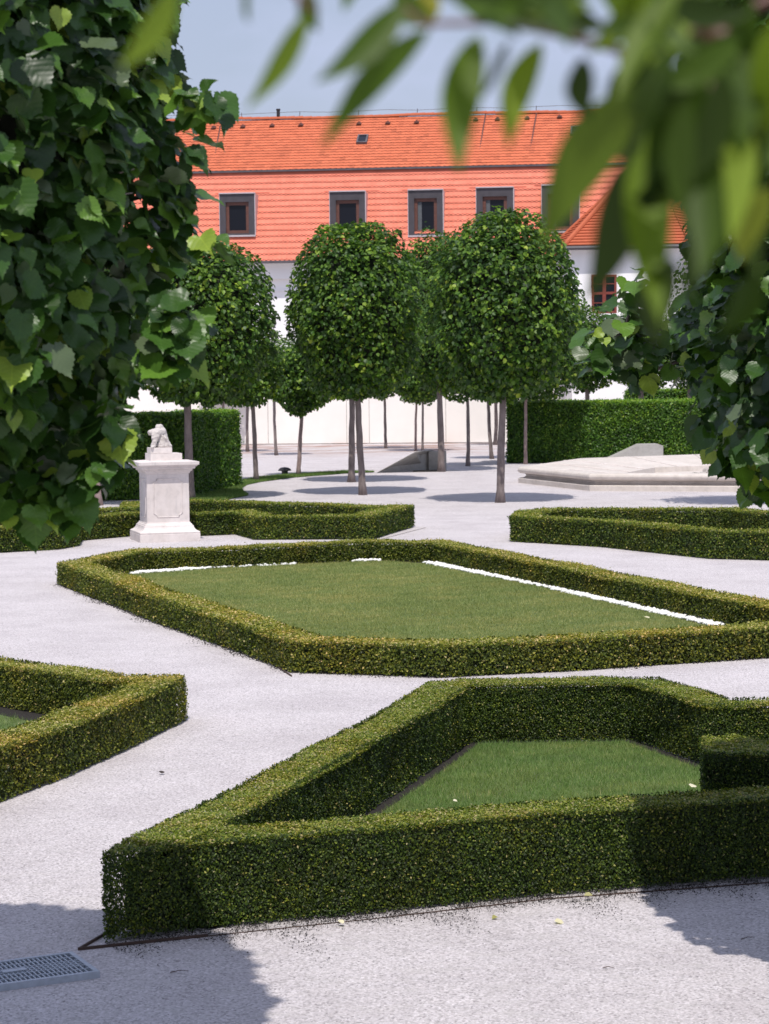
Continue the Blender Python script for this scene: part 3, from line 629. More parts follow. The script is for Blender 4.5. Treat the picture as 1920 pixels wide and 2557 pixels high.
def twigs(parent, c, r, hh, n, seed):
    rd = random.Random(seed); v, f = [], []
    for i in range(n):
        a = rd.uniform(math.pi, 2*math.pi); z = rd.uniform(-.9, .9)*hh; d = Vector((math.cos(a), math.sin(a), 0)); s = Vector(c)+d*r*.55+Vector((0, 0, z)); e = Vector(c)+d*r*rd.uniform(.7, .86)+Vector((rd.uniform(-.2, .2), 0, z+rd.uniform(-.05, .22)))
        m = s.lerp(e, .5)+Vector((rd.uniform(-.05, .05), 0, rd.uniform(0, .08))); tube([s, m, e], [.008, .005, .002], 5, v=v, f=f)
    tk = [o for o in parent.children if o.name.startswith('trunk')][0]; tmp = bpy.data.meshes.new('t'); tmp.from_pydata([tuple(q) for q in v], [], f)
    bm = bmesh.new(); bm.from_mesh(tk.data); bm.from_mesh(tmp)
    for q in bm.faces: q.smooth = True
    bm.to_mesh(tk.data); bm.free(); bpy.data.meshes.remove(tmp)
twigs(tl, (.07, 0, 4.18), 1.53, 1.93, 150, 1); twigs(tr_, (-.05, 0, 3.95), 1.66, 1.92, 130, 2)
v, f = [], []
for (a, b) in (((1780, 830), (1560, 830)), ((1560, 830), (1490, 870)), ((1560, 830), (1590, 700)), ((1590, 760), (1570, 715)), ((1700, 900), (1600, 950))):
    A = Q(*a, 10.6)-Vector(tr_.location); B = Q(*b, 10.6)-Vector(tr_.location); tube([A, A.lerp(B, .5)+Vector((0, 0, .015)), B], [.009, .007, .003], 6, v=v, f=f)
pyd('branch', v, f, M_bark, tr_, True)

# ------------------------------------------------------------------ out-of-focus branch in front
br = empty('leafy_branch', Q(1500, 60, .95)); tag(br, 'blurred branch of long narrow leaves hanging across the top right', 'branch')
NAR = []; NQ = []
for i in range(13):
    t = i/12; w = .5*math.sin(math.pi*t**.8)**.9*(1 if t < .5 else (1-(t-.5)*.35)); z = -.10*math.sin(t*2.6)
    NAR += [(-w, t, z+.28*w), (0, t, z), (w, t, z+.28*w)]
for i in range(12):
    for k in range(2): a = 3*i+k; NQ.append((a, a+1, a+4, a+3))
NAR = np.array(NAR)
def hang(bx, by, tx, ty, wpx, tint, d=1.22, seed=0):
    rd = random.Random(seed); a = Q(bx, by, d+rd.uniform(-.03, .03)); b = Q(tx, ty, d+rd.uniform(-.05, .05)); L = (b-a).length
    T = (b-a).normalized(); view = Vector((a.x, a.y, a.z-CAM_H)).normalized()
    nn = (-view + Vector((rd.uniform(-.4, .4), 0, rd.uniform(.1, .6)))); nn = (nn-T*nn.dot(T)).normalized(); X = T.cross(nn); w = .88*wpx/FPX*d
    V = [a-br.location + X*(p[0]*w) + T*(p[1]*L) + nn*(p[2]*w*1.5) + X*(math.sin(p[1]*3.1)*w*.25*(1 if rd.random() > 2 else (1 if seed % 2 else -1))) for p in NAR]
    o = pyd('leaf', V, NQ, M_hang, br, True); at = o.data.attributes.new('tint', 'FLOAT', 'FACE'); at.data.foreach_set('value', [tint]*len(NQ))
    return o
HL = [(440, -30, 292, 175, 85, .72), (610, -60, 624, 60, 40, .3), (775, 25, 608, 275, 74, .68), (770, -30, 795, 85, 60, .35), (1010, 5, 785, 205, 92, .4), (1075, 70, 798, 375, 92, .5),
      (1050, -40, 1066, 80, 66, 1.0), (1195, 85, 1150, 440, 112, .55), (1275, 110, 1195, 235, 90, .1), (1352, 105, 1268, 372, 96, .78), (1240, 40, 1530, 80, 110, .12), (1452, 140, 1476, 305, 92, .1),
      (1720, -20, 1530, 240, 120, .25), (1625, 205, 1350, 625, 165, .62), (1560, 400, 1462, 760, 120, .12), (1640, 300, 1655, 810, 140, .6), (1850, 100, 1610, 220, 100, .5), (1930, 260, 1712, 740, 120, .7),
      (1900, 260, 1690, 330, 110, .85), (1925, 470, 1850, 660, 110, .9), (1890, 680, 1790, 840, 95, .15), (1680, 640, 1640, 880, 110, .15), (1350, -20, 1420, 120, 80, .3), (1480, -40, 1260, 60, 90, .45),
      (1620, -30, 1460, 130, 100, .75), (1820, 10, 1700, 160, 110, .3), (1940, 120, 1800, 330, 130, .15), (1760, 180, 1560, 330, 110, .1), (1800, 330, 1560, 520, 130, .12), (1960, 360, 1760, 560, 140, .2),
      (1760, 400, 1740, 700, 130, .3), (1700, 180, 1850, 60, 100, .2), (1500, 60, 1680, 150, 90, .35), (1180, 20, 1350, -20, 70, .5), (1540, 170, 1500, 420, 80, .05), (1850, 420, 1700, 560, 120, .45), (900, -60, 860, 30, 50, .5)]
rb = random.Random(12)
for i in range(24):
    x_, y_ = rb.uniform(1690, 1980), rb.uniform(-60, 500); a_ = rb.uniform(1.45, 2.15); l_ = rb.uniform(230, 400); HL.append((x_, y_, x_+math.cos(a_)*l_, y_+math.sin(a_)*l_, rb.uniform(90, 130), rb.choice((.2, .35, .5, .6, .75))))
for i in range(20):
    x_, y_ = rb.uniform(840, 1700), rb.uniform(-70, 20); a_ = rb.uniform(-.1, 1.2); l_ = rb.uniform(170, 260); HL.append((x_, y_, x_+math.cos(a_)*l_, y_+math.sin(a_)*l_*.6, rb.uniform(70, 100), rb.choice((.1, .25, .4, .5, .65))))
for i, h_ in enumerate(HL): hang(*h_, seed=i, d=.90+.010*(i*7 % 11))
def twig(pts, r0, r1, name='twig'):
    W = [Q(x, y, .97)-br.location for x, y in pts]; n = len(W); v, f = tube(W, [r0+(r1-r0)*i/(n-1) for i in range(n)], 8); return pyd(name, v, f, M_brownwood, br, True)
twig([(2050, -60), (1900, 10), (1760, 70), (1560, 130), (1400, 85), (1250, 55), (1060, 60), (1000, 10)], .003, .001)
twig([(2060, 300), (1900, 190), (1830, 120), (1760, 70)], .009, .005)
twig([(1900, 190), (1750, 230), (1640, 300)], .004, .0015); twig([(1560, 130), (1560, 260), (1550, 400)], .003, .0015); twig([(700, -60), (760, 10), (790, 30)], .002, .001)

# ------------------------------------------------------------------ pedestal and stone figure
a16 = R(16); p0 = G(350, 1355.5); pc = Vector((p0.x+.5*math.cos(a16)-.5*math.sin(a16), p0.y+.5*math.sin(a16)+.5*math.cos(a16), 0))
ped = empty('stone_pedestal', pc, a16); tag(ped, 'pale stone pedestal with moulded base, panelled shaft and wide cornice before a box hedge', 'pedestal')
def loft(name, prof, material, parent):
    v, f = [], []
    for (h, z) in prof: v += [(-h, -h, z), (h, -h, z), (h, h, z), (-h, h, z)]
    for i in range(len(prof)-1):
        for k in range(4): f.append((4*i+k, 4*i+(k+1) % 4, 4*i+4+(k+1) % 4, 4*i+4+k))
    f.append((3, 2, 1, 0)); m = 4*(len(prof)-1); f.append((m, m+1, m+2, m+3))
    o = pyd(name, v, f, material, parent); md = o.modifiers.new('b', 'BEVEL'); md.width = .002; md.segments = 2; md.limit_method = 'ANGLE'; return o
prof = [(.5, 0), (.5, .125), (.492, .128), (.498, .14), (.498, .155), (.488, .166), (.478, .168), (.462, .175), (.44, .190), (.42, .215), (.408, .245), (.408, .258), (.392, .262), (.388, .275), (.375, .290), (.368, .293), (.362, .312)]
loft('base', prof, M_stone, ped)
loft('shaft', [(.352, .310), (.350, 1.12)], M_stone, ped)
loft('cornice', [(.36, 1.112), (.372, 1.135), (.374, 1.150), (.396, 1.156), (.402, 1.172), (.402, 1.186), (.438, 1.192), (.446, 1.205), (.446, 1.226), (.468, 1.232), (.478, 1.252), (.500, 1.256), (.502, 1.308), (.27, 1.325)], M_stone, ped)
loft('top_block', [(.262, 1.323), (.262, 1.44)], M_stone, ped)
def panel_path(w, h, n=5):
    r = .055; P = []
    for (sx, sz) in ((1, 1), (-1, 1), (-1, -1), (1, -1)):
        c = (sx*w, sz*h); arc = []
        for i in range(n+1):
            t = i/n*math.pi/2; arc.append((c[0]-sx*r*math.cos(t), c[1]-sz*r*math.sin(t)))
        arc = [(sx*w, sz*(h-r-.02)), (sx*(w-.0), sz*(h-r))] + [(sx*(w-r*math.sin(t_*math.pi/2/n)), sz*(h-r*math.cos(t_*math.pi/2/n))) for t_ in range(n+1)] + [(sx*(w-r-.02), sz*h)]
        P += arc if sx*sz > 0 else arc[::-1]
    return P
for k in range(4):
    path = panel_path(.235, .315); an = k*math.pi/2; pts = []
    for (u, z) in path:
        x, y = u, -.3515; pts.append((x*math.cos(an)-y*math.sin(an), x*math.sin(an)+y*math.cos(an), .715+z))
    v, f = tube(pts, .009, 8, closed=True); pyd('panel_moulding', v, f, M_stone, ped, True)
fig = empty('stone_figure', pc+Vector((-.06*math.cos(a16), -.06*math.sin(a16)-.05, 1.442)), a16); tag(fig, 'weathered pale stone figure fragment, draped bent legs, on top of the pedestal', 'statue')
box('figure_plinth', -.18, .18, -.17, .17, 0, .095, M_stone, fig, .006)
def blob():
    bm = bmesh.new()
    def s(x, y, z, rx, ry, rz, tilt=0):
        m = Matrix.Translation((x, y, z)) @ Matrix.Rotation(tilt, 4, 'Y') @ Matrix.Diagonal((rx, ry, rz, 1)); bmesh.ops.create_icosphere(bm, subdivisions=3, radius=1, matrix=m)
    def chain(pts, radii):
        for (p, q, r, t) in zip(pts[:-1], pts[1:], radii[:-1], radii[1:]):
            for i in range(7): k = i/6; x = [p[j]+(q[j]-p[j])*k for j in range(3)]; rr = r+(t-r)*k; s(*x, rr, rr, rr)
    chain([(.06, .05, .34), (-.06, -.10, .33), (-.10, -.12, .20), (-.13, -.13, .11)], [.075, .062, .045, .036])   # bent leg, shin, ankle
    chain([(-.13, -.13, .115), (-.155, -.19, .105)], [.032, .022])
    chain([(-.02, .02, .36), (-.15, -.06, .34)], [.06, .05]); s(-.155, -.08, .345, .05, .05, .04)
    chain([(.05, .06, .36), (.07, .04, .22), (.12, .02, .13)], [.075, .085, .075])       # thigh and cloth falling right
    chain([(.10, .0, .16), (.17, -.05, .12)], [.05, .03])
    for i in range(6): chain([(-.01+.02*i, -.06-.012*i, .31-.012*i), (-.02+.034*i, -.10, .115)], [.018, .021])     # folds of cloth
    s(.0, .02, .13, .15, .11, .035); s(.01, .05, .42, .07, .06, .06); chain([(-.1, -.1, .33), (-.13, -.12, .27)], [.045, .02]); s(-.12, -.13, .25, .035, .03, .03)
    me = bpy.data.meshes.new('drapery'); bm.to_mesh(me); bm.free(); return me
o = link('draped_body', blob(), M_stat, fig, True); md = o.modifiers.new('r', 'REMESH'); md.mode = 'VOXEL'; md.voxel_size = .007; md.use_smooth_shade = True
dt = bpy.data.textures.new('chisel', 'CLOUDS'); dt.noise_scale = .05; dt.noise_depth = 3; m2 = o.modifiers.new('d', 'DISPLACE'); m2.texture = dt; m2.strength = .03; m2.texture_coords = 'LOCAL'

# ------------------------------------------------------------------ fountain basin
bas = empty('fountain_basin', (8.5, 56, 0)); tag(bas, 'wide low polygonal stone fountain basin with a rounded rim', 'fountain')
ring = [Vector(p) for p in ((3.36, 55.2), (4.74, 50.8), (10.4, 48.9), (14.2, 51.6), (14.6, 57.5), (10.6, 63.8), (5.35, 60.7))]
def basin(name, prof, material, closebottom=False):
    v, f = [], []; n = len(ring)
    for (d, z) in prof:
        for p in offset_path(ring, d, True): v.append((p.x-8.5, p.y-56, z))
    for i in range(len(prof)-1):
        for k in range(n): f.append((n*i+k, n*i+(k+1) % n, n*i+n+(k+1) % n, n*i+n+k))
    if closebottom: f.append(tuple(n*(len(prof)-1)+k for k in range(n)))
    return pyd(name, v, f, material, bas)
rr = [(.10, .25), (.06, .245), (.02, .26), (-.005, .29), (-.015, .325), (-.005, .36), (.02, .385), (.06, .40), (.12, .405)]
basin('plinth', [(0, -.02), (0, .115), (.03, .13), (.20, .132)], M_basin)
basin('hollow_moulding', [(.09, .13), (.15, .15), (.19, .18), (.19, .205), (.16, .23), (.10, .25)], M_basin)
basin('rim', rr+[(.45, .40), (2.3, .20), (2.35, .19), (2.36, .03)], M_basin)
basin('floor', [(2.36, .05), (2.9, .04)], M_basin, True)
for (k, t) in ((1, .5), (1, .95), (2, .5), (5, .35), (5, .75), (6, .3), (6, .7), (0, .5)):       # joints between rim stones
    A = ring[k].lerp(ring[(k+1) % 7], t); Bp = offset_path(ring, 2.34, True); B = Bp[k].lerp(Bp[(k+1) % 7], t); A2 = A.lerp(B, .03)
    v, f = tube([(A2.x-8.5, A2.y-56, .402), ((A.x*.8+B.x*.2)-8.5, (A.y*.8+B.y*.2)-56, .4045), (B.x-8.5, B.y-56, .205)], .012, 5); pyd('joint', v, f, M_stone, bas)
def rock(loc, s, seed):
    bm = bmesh.new(); bmesh.ops.create_icosphere(bm, subdivisions=2, radius=1); rd = random.Random(seed)
    for p in bm.verts: p.co *= 1+rd.uniform(-.16, .16); p.co = Vector((p.co.x*1.25, p.co.y, p.co.z*.75))
    me = bpy.data.meshes.new('rubble_stone'); bm.to_mesh(me); bm.free(); o = link('rubble_stone', me, M_rock); o.location = loc; o.scale = (s, s, s); o.rotation_euler = (rd.random()*3, rd.random()*3, rd.random()*3)
    return tag(o, 'grey rubble stone in the heap inside the fountain basin', 'stone', 'rubble stones heaped in the basin')
rd = random.Random(5); k = 0
for px in range(1735, 1925, 13):
    for lay in range(2 if 1760 < px < 1900 else 1):
        p = Q(px+rd.uniform(-5, 5), 1172, 53.6+rd.uniform(-.2, .5)); rock((p.x, p.y, .14+.12*lay), .10+rd.random()*.05, k); k += 1

# concrete ramp walls, path light, grate
def wedge(pts_px, Y, th, label):
    pts = [Q(x, y, Y) for x, y in pts_px]; o0 = pts[0]; e = empty('concrete_ramp_wall', (o0.x, Y, 0)); tag(e, label, 'wall')
    v = [(p.x-o0.x, 0, max(p.z, -.05)) for p in pts]+[(p.x-o0.x, th, max(p.z, -.05)) for p in pts]; n = len(pts)
    f = [tuple(range(n)), tuple(range(2*n-1, n-1, -1))]+[(i, i+n, (i+1) % n+n, (i+1) % n) for i in range(n)]
    return e, v, f
e, v, f = wedge([(938, 1182), (1037, 1128.5), (1063, 1128), (1063, 1182)], 62, .25, 'low grey concrete ramp wall with a sloping top beside the middle trees')
v = [(x+(.25 if i in (2, 3) else 0), y+(1.4 if i in (2, 3, 6, 7) else 0), z) for i, (x, y, z) in enumerate(v)]
pyd('sloping_wall', v, f, M_concrete, e)
x1 = Q(1040, 1150, 62.9).x-e.location.x; x2 = Q(1115, 1150, 63).x-e.location.x
zt = Q(1070, 1128, 62.6).z
box('side_wall', x1+.35, x2, 1.15, 1.4, -.02, zt, M_concrete, e, .008); box('painted_pit_shade', x1-.1, x2-.1, .35, 1.14, .004, .02, M_soil, e)  # flat dark slab paints the shade of the opening behind the wall
e, v, f = wedge([(1522, 1145), (1598, 1110), (1645, 1109), (1656, 1113), (1656, 1180), (1522, 1180)], 65.5, .9, 'low grey concrete ramp wall peeping over the fountain basin'); pyd('sloping_wall', v, f, M_concrete, e)
lp = G(711, 1187); lamp = empty('path_light', lp); tag(lamp, 'small dark mushroom-shaped path light at the edge of the grass verge', 'light')
v, f = tube([(0, 0, -.02), (0, 0, .13)], .09, 14); pyd('stem', v, f, M_black, lamp)
v, f = [], []; ringn = 20
for (r_, z) in ((.17, .125), (.185, .135), (.165, .175), (.115, .21), (.06, .225), (.001, .23)):
    for k in range(ringn): a = 2*math.pi*k/ringn; v.append((r_*math.cos(a), r_*math.sin(a), z))
for i in range(5):
    for k in range(ringn): f.append((i*ringn+k, i*ringn+(k+1) % ringn, (i+1)*ringn+(k+1) % ringn, (i+1)*ringn+k))
f.append(tuple(range(ringn))[::-1]); pyd('cap', v, f, M_black, lamp, True)

gA = G(250, 2441.6); gB = G(12, 2474); gC = G(200, 2389); ang = math.atan2(gA.y-gB.y, gA.x-gB.x); GW, GD = .475, .385
gr = empty('drain_grate', gA, ang); tag(gr, 'galvanised steel drain grate set in the gravel at the lower left corner', 'grate')
box('pit', -GW+.015, -.015, .015, GD-.015, .003, .006, M_black, gr)
v, f = [], []; b = .022; h0, h1 = -.01, .03
boxv(-GW, 0, 0, b, h0, h1, v, f); boxv(-GW, 0, GD-b, GD, h0, h1, v, f); boxv(-GW, -GW+b, b, GD-b, h0, h1, v, f); boxv(-b, 0, b, GD-b, h0, h1, v, f); pyd('frame', v, f, M_grate, gr)
v, f = [], []; cuts = [0, .055, .11] + [.11+(.78/16)*i for i in range(1, 17)] + [.945, 1]
for c in cuts[1:-1]: x = -GW+b+c*(GW-2*b); boxv(x-.0032, x+.0032, b, GD-b, .006, .027, v, f)
pyd('cross_bars', v, f, M_grate, gr)
v, f = [], []
for c in (.18, .36, .45, .55, .64, .82): y = b+c*(GD-2*b); boxv(-GW+b, -b, y-.0030, y+.0030, .008, .0285, v, f)
pyd('long_bars', v, f, M_grate, gr)
box('latch_plate', -GW+.09, -GW+.20, GD*.45, GD*.55, .029, .034, M_grate, gr, .002)

# fallen leaves, flower, twigs
def fallen(px, py, s, tint, label, z=.012, name='fallen_leaf', cat='leaf'):
    p = G(px, py, z); rd = random.Random(px); a = rd.random()*6.28
    V, Fc, uv, ids = leaves(np.array([[0, 0, 0.]]), np.array([[.2, -.3, 1.]]), np.array([[math.cos(a), math.sin(a), .1]]), np.array([s]), HEX)
    o = big(name, V, Fc, M_dead, tint=np.full(len(ids), tint)); o.location = p; tag(o, label, cat, 'leaves fallen on the ground')
M_dead = leafmat('fallen_leaf', [(0, (.05, .035, .025)), (.5, (.35, .33, .12)), (1, (.8, .74, .55))], trans=.2)
fallen(1384, 2299, .05, .85, 'pale yellow leaf lying on the gravel before the foreground hedge')
fallen(1240, 2288, .035, .5, 'green-yellow leaf lying on the gravel left of the pale yellow one')
fallen(1478, 2233, .045, .6, 'leaf caught at the foot of the foreground hedge front', .03)
fallen(848, 2296, .035, .95, 'cream leaf on the rusty edging under the hedge middle', .03)
fallen(1726, 1965, .05, 1.0, 'creamy leaf on the foreground lawn next to the hedge stub', .05)
fallen(1131, 1997, .028, 1.0, 'tiny white flower on the left of the foreground lawn', .05)
fallen(403, 1931, .04, .0, 'small dark leaf alone on the gravel path')
fallen(1622, 1543, .06, .85, 'yellowish leaf on the large lawn near the pebble strip', .035)
def stick(px, py, qx, qy, label):
    a, b = G(px, py, .006), G(qx, qy, .008); m = a.lerp(b, .5)+Vector((0, .008, .004)); v, f = tube([a, m, b], [.0025, .002, .001], 5); tag(pyd('fallen_twig', v, f, M_rust), label, 'twig', 'twigs on the gravel')
stick(1505, 2416, 1534, 2417, 'short dark twig on the gravel at lower right'); stick(1850, 2345, 1884, 2340, 'thin twig in the tree shadow at the right edge'); stick(425, 2428, 470, 2424, 'pale thin twig in the tree shadow right of the grate')

# ------------------------------------------------------------------ garden wall and building
BD, SL = 91.5, -.105; bang = math.atan(SL)
def FP(px, py, s):                  # pixel -> (along, height) on the plane s metres behind the facade
    ex = Vector((math.cos(bang), math.sin(bang), 0)); ey = Vector((-math.sin(bang), math.cos(bang), 0)); o = Vector((0, BD, 0))+ey*s
    d = ray(px, py); t = (o-Vector((0, 0, CAM_H))).dot(ey)/d.dot(ey); P = d*t+Vector((0, 0, CAM_H)); return (P-o).dot(ex), P.z
gw = empty('garden_wall', (0, BD-.6, 0), bang); tag(gw, 'long cream rendered wall with thin vertical joints behind the lime trees', 'wall')
joints = [-22]+[FP(px, 1050, 0)[0] for px in (622-5, 671, 866, 922, 1112, 1418, 1590)]+[24]
v, f = [], []
for a, b in zip(joints[:-1], joints[1:]): boxv(a+.012, b-.012, 0, .3, .03, 2.95, v, f)
pyd('wall_panels', v, f, M_cream, gw); box('joint_backing', -22, 24, .02, .28, -.02, 2.9, M_concrete, gw)
bl = empty('building', (0, BD, 0), bang); tag(bl, 'long white building with a two-pitched orange tiled roof and dormer windows', 'building')
ZE = FP(690, 650, -.6)[1]; SB = 1.15; ZB = FP(690, 428, SB)[1]; SR = 6.0; ZR = FP(690, 299, SR)[1]; X0, X1 = -26, 26
box('wall', X0, X1, 0, .5, 0, ZE+.1, M_plaster, bl)
box('cornice', X0, X1, -.22, -.002, ZE-.75, ZE-.05, M_plaster, bl); box('frieze', X0, X1, -.06, -.003, ZE-1.25, ZE-1.18, M_plaster, bl)
box('gutter', X0, X1, -.72, -.45, ZE-.12, ZE-.02, M_zinc, bl); box('eave_soffit', X0, X1, -.5, -.01, ZE-.045, ZE+.0, M_plaster, bl)
def tiles(name, x0, x1, yb, zb, yt, zt, rows, tw, material, double, parent, amp=.05, lift=.045, sub=6):
    L = math.hypot(yt-yb, zt-zb); dy, dz = (yt-yb)/L, (zt-zb)/L; ny, nz = -dz, dy
    if ny > 0: ny, nz = -ny, -nz
    nx = int((x1-x0)/tw)*sub; xs = np.linspace(x0, x1, nx+1); V = []; Fs = []; T = []; MI = []; off = 0; rl = L/rows
    courses = []
    for r_ in range(rows):
        courses.append((r_*rl, 0, lift)); 
        if double: courses.append((r_*rl+rl*.16, .5, lift*1.0+.012))
    for ci, (s0, ph, lf) in enumerate(courses):
        sc = amp*np.abs(np.sin(np.pi*((xs-x0)/tw+ph))) ; wob = .006*np.sin(xs*1.7+ci)
        lo = s0 - sc + (0.0 if double else amp*.3) + wob; hi = np.full_like(lo, s0+rl*1.02)
        lf_ = lf + .0015*np.sin(xs*3.1+ci*2)
        def P(s, l): return np.column_stack([xs, yb+dy*s+ny*l, zb+dz*s+nz*l])
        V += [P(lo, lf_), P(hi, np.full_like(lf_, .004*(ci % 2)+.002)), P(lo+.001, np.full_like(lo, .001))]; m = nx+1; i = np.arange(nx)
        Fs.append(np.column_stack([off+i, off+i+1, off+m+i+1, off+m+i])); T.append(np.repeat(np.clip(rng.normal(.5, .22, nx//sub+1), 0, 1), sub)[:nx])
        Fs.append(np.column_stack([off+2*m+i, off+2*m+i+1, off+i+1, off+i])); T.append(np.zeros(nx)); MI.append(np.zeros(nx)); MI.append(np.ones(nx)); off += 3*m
    return big(name, np.concatenate(V), np.concatenate(Fs), [material, M_tile_edge_shade], parent, tint=np.concatenate(T), matidx=np.concatenate(MI))
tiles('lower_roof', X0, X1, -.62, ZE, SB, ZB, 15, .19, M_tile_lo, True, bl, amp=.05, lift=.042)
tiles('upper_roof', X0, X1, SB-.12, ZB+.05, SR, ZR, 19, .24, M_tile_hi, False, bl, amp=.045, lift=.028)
pyd('roof_deck', [(X0, -.6, ZE-.01), (X1, -.6, ZE-.01), (X1, SB+.02, ZB-.02), (X0, SB+.02, ZB-.02), (X0, SR, ZR-.03), (X1, SR, ZR-.03), (X0, SR+8, ZE), (X1, SR+8, ZE)], [(0, 1, 2, 3), (3, 2, 5, 4), (4, 5, 7, 6)], M_zinc, bl)
box('break_flashing', X0, X1, SB-.20, SB-.10, ZB-.03, ZB+.045, M_zinc, bl)
# ridge tiles with a slight sag and step, lightning wire
v, f = [], []; x = X0; kk = 0
while x < X1:
    zz = ZR+.04+.025*math.sin(x*.6)+.01*math.sin(x*2.3); b0 = len(v)
    for (xx, r_) in ((x, .11), (x+.40, .125)):
        for k in range(7): a = math.pi*k/6; v.append((xx, SR+math.cos(a)*r_, zz-.02+math.sin(a)*r_))
    for k in range(6): f.append((b0+k, b0+7+k, b0+8+k, b0+k+1))
    x += .385
pyd('ridge_tiles', v, f, M_tile_hi, bl)
v, f = [], []; wp = []; xx = X0+1; i = 0
while xx < X1: wp.append((xx, SR, ZR+.30+.03*math.sin(i*2.1))); i += 1; xx += 1.3
tube(wp, .009, 4, v=v, f=f)
for p in wp[::2]: tube([(p[0], SR, ZR+.1), (p[0]+.02, SR, ZR+.34)], .014, 4, v=v, f=f)
pyd('lightning_wire', v, f, M_zinc, bl)
def slope_hi(px, py):   # point on the upper roof seen at that pixel
    best = None
    for s in np.linspace(SB, SR, 120):
        lx, z = FP(px, py, s); zz = ZB+(ZR-ZB)*(s-SB)/(SR-SB); e_ = abs(z-zz)
        if best is None or e_ < best[0]: best = (e_, lx, s, zz)
    return best[1:]
lx, s, z = slope_hi(695, 284+14); v, f = tube([(lx, SR, ZR), (lx, SR, ZR+.40)], .075, 10); tube([(lx, SR, ZR+.40), (lx, SR, ZR+.47)], .095, 10, v=v, f=f); pyd('vent_pipe', v, f, M_black, bl)
lx, s, z = slope_hi(549, 300); v, f = tube([(lx, SR, ZR), (lx, SR, ZR+.5)], .02, 6); boxv(lx-.09, lx+.09, SR-.03, SR+.03, ZR+.12, ZR+.2, v, f); pyd('lightning_rod', v, f, M_zinc, bl)
for px, py in ((533, 323), (606, 321), (679, 318), (751, 316.5), (896, 313), (968, 311.5), (1040, 309.5), (1187, 303), (1242, 302), (1316, 299), (1397, 296), (1470, 293)):
    lx, s, z = slope_hi(px, py); v, f = [], []
    a = .11; v = [(lx-a, s-.16, z+.03), (lx+a, s-.16, z+.03), (lx, s-.16, z+.15), (lx-a, s+.2, z+.12), (lx+a, s+.2, z+.12), (lx, s+.12, z+.20)]
    pyd('roof_vent', v, [(0, 1, 2), (0, 2, 5, 3), (1, 4, 5, 2), (3, 5, 4)], M_zinc if False else M_brownwood, bl)
pit = math.atan2(ZR-ZB, SR-SB)
for (px, py, wpx, label) in ((905, 355, 27, None), (1440, 335, 30, None)):
    lx, s, z = slope_hi(px, py); sk = empty('skylight'); sk.parent = bl; sk.location = (lx, s, z+.07); sk.rotation_euler = (pit, 0, 0); w = wpx/59/2
    v, f = [], []
    boxv(-w, w, -.42, -.34, 0, .12, v, f); boxv(-w, w, .34, .42, 0, .12, v, f); boxv(-w, -w+.07, -.34, .34, 0, .12, v, f); boxv(w-.07, w, -.34, .34, 0, .12, v, f); pyd('frame', v, f, M_zinc, sk)
    box('pane', -w+.07, w-.07, -.34, .34, .03, .09, M_glass, sk)
# roof seams running up the tiles
for (x1_, y1_, x2_, y2_) in ((1213, 284, 1192, 410), (1340, 278, 1320, 400), (550, 318, 530, 432)):
    a = slope_hi(x1_, y1_); b_ = slope_hi(x2_, y2_); v, f = tube([(a[0], a[1], a[2]+.06), (b_[0], b_[1], b_[2]+.06)], .035, 5); pyd('roof_seam', v, f, M_brownwood, bl)
# dormer windows
def dormer(pxl, pxr, pyt, pyb, curtain=True, wide=1.0):
    s0 = -.26; x0, zt = FP(pxl, pyt, s0); x1, _ = FP(pxr, pyt, s0); _, zb = FP(pxl, pyb, s0)
    d = empty('dormer_window'); d.parent = bl; d.location = (x0, s0, zb); w = x1-x0; h = zt-zb; m = w*.17
    v, f = [], []; dep = 1.05
    boxv(0, m, 0, dep, 0, h, v, f); boxv(w-m, w, 0, dep, 0, h, v, f); boxv(m, w-m, 0, dep, h-m*1.35, h, v, f); boxv(m, w-m, .0, dep, 0, .07, v, f); pyd('zinc_surround', v, f, M_surround, d)
    v, f = [], []; i0, i1, k0, k1 = m, w-m, .07, h-m*1.35; b = .13
    boxv(i0, i0+b, .10, .2, k0, k1, v, f); boxv(i1-b, i1, .10, .2, k0, k1, v, f); boxv(i0+b, i1-b, .10, .2, k1-b, k1, v, f); boxv(i0+b, i1-b, .10, .2, k0, k0+b, v, f)
    fr_ = pyd('frame', v, f, M_brownwood, d)
    box('pane', i0+b, i1-b, .15, .17, k0+b, k1-b, M_glass, fr_)
    if curtain: box('curtain', i0+b+.01, i0+b+.17, .135, .148, k0+b+.01, k1-b-.01, M_curt, fr_)
    v, f = [], []; boxv(-.02, w+.02, -.06, 0.3, h+.002, h+.05, v, f); boxv(-.025, -.002, -.01, .25, 0, h, v, f); boxv(w+.002, w+.035, -.015, dep, 0, h, v, f); boxv(-.03, w+.03, -.05, .2, -.07, -.002, v, f); pyd('flashing', v, f, M_lightmetal, d)
    v, f = [], []; ys = -.62+(zt+.1-ZE)/(ZB-ZE)*(SB+.62)-s0; boxv(-.35*wide, w+.5*wide, ys-.07, ys+.02, h+.09, h+.12, v, f); pyd('drip_strip', v, f, M_tile_lo, d)
M_curt = plain('grey_curtain', (.10, .11, .12), .9, var=.2)
dormer(548, 635, 485, 588, False); dormer(823, 911, 480, 590, False); dormer(1019, 1105, 476, 588); dormer(1189, 1281, 470, 584); dormer(1353, 1445, 464, 578)
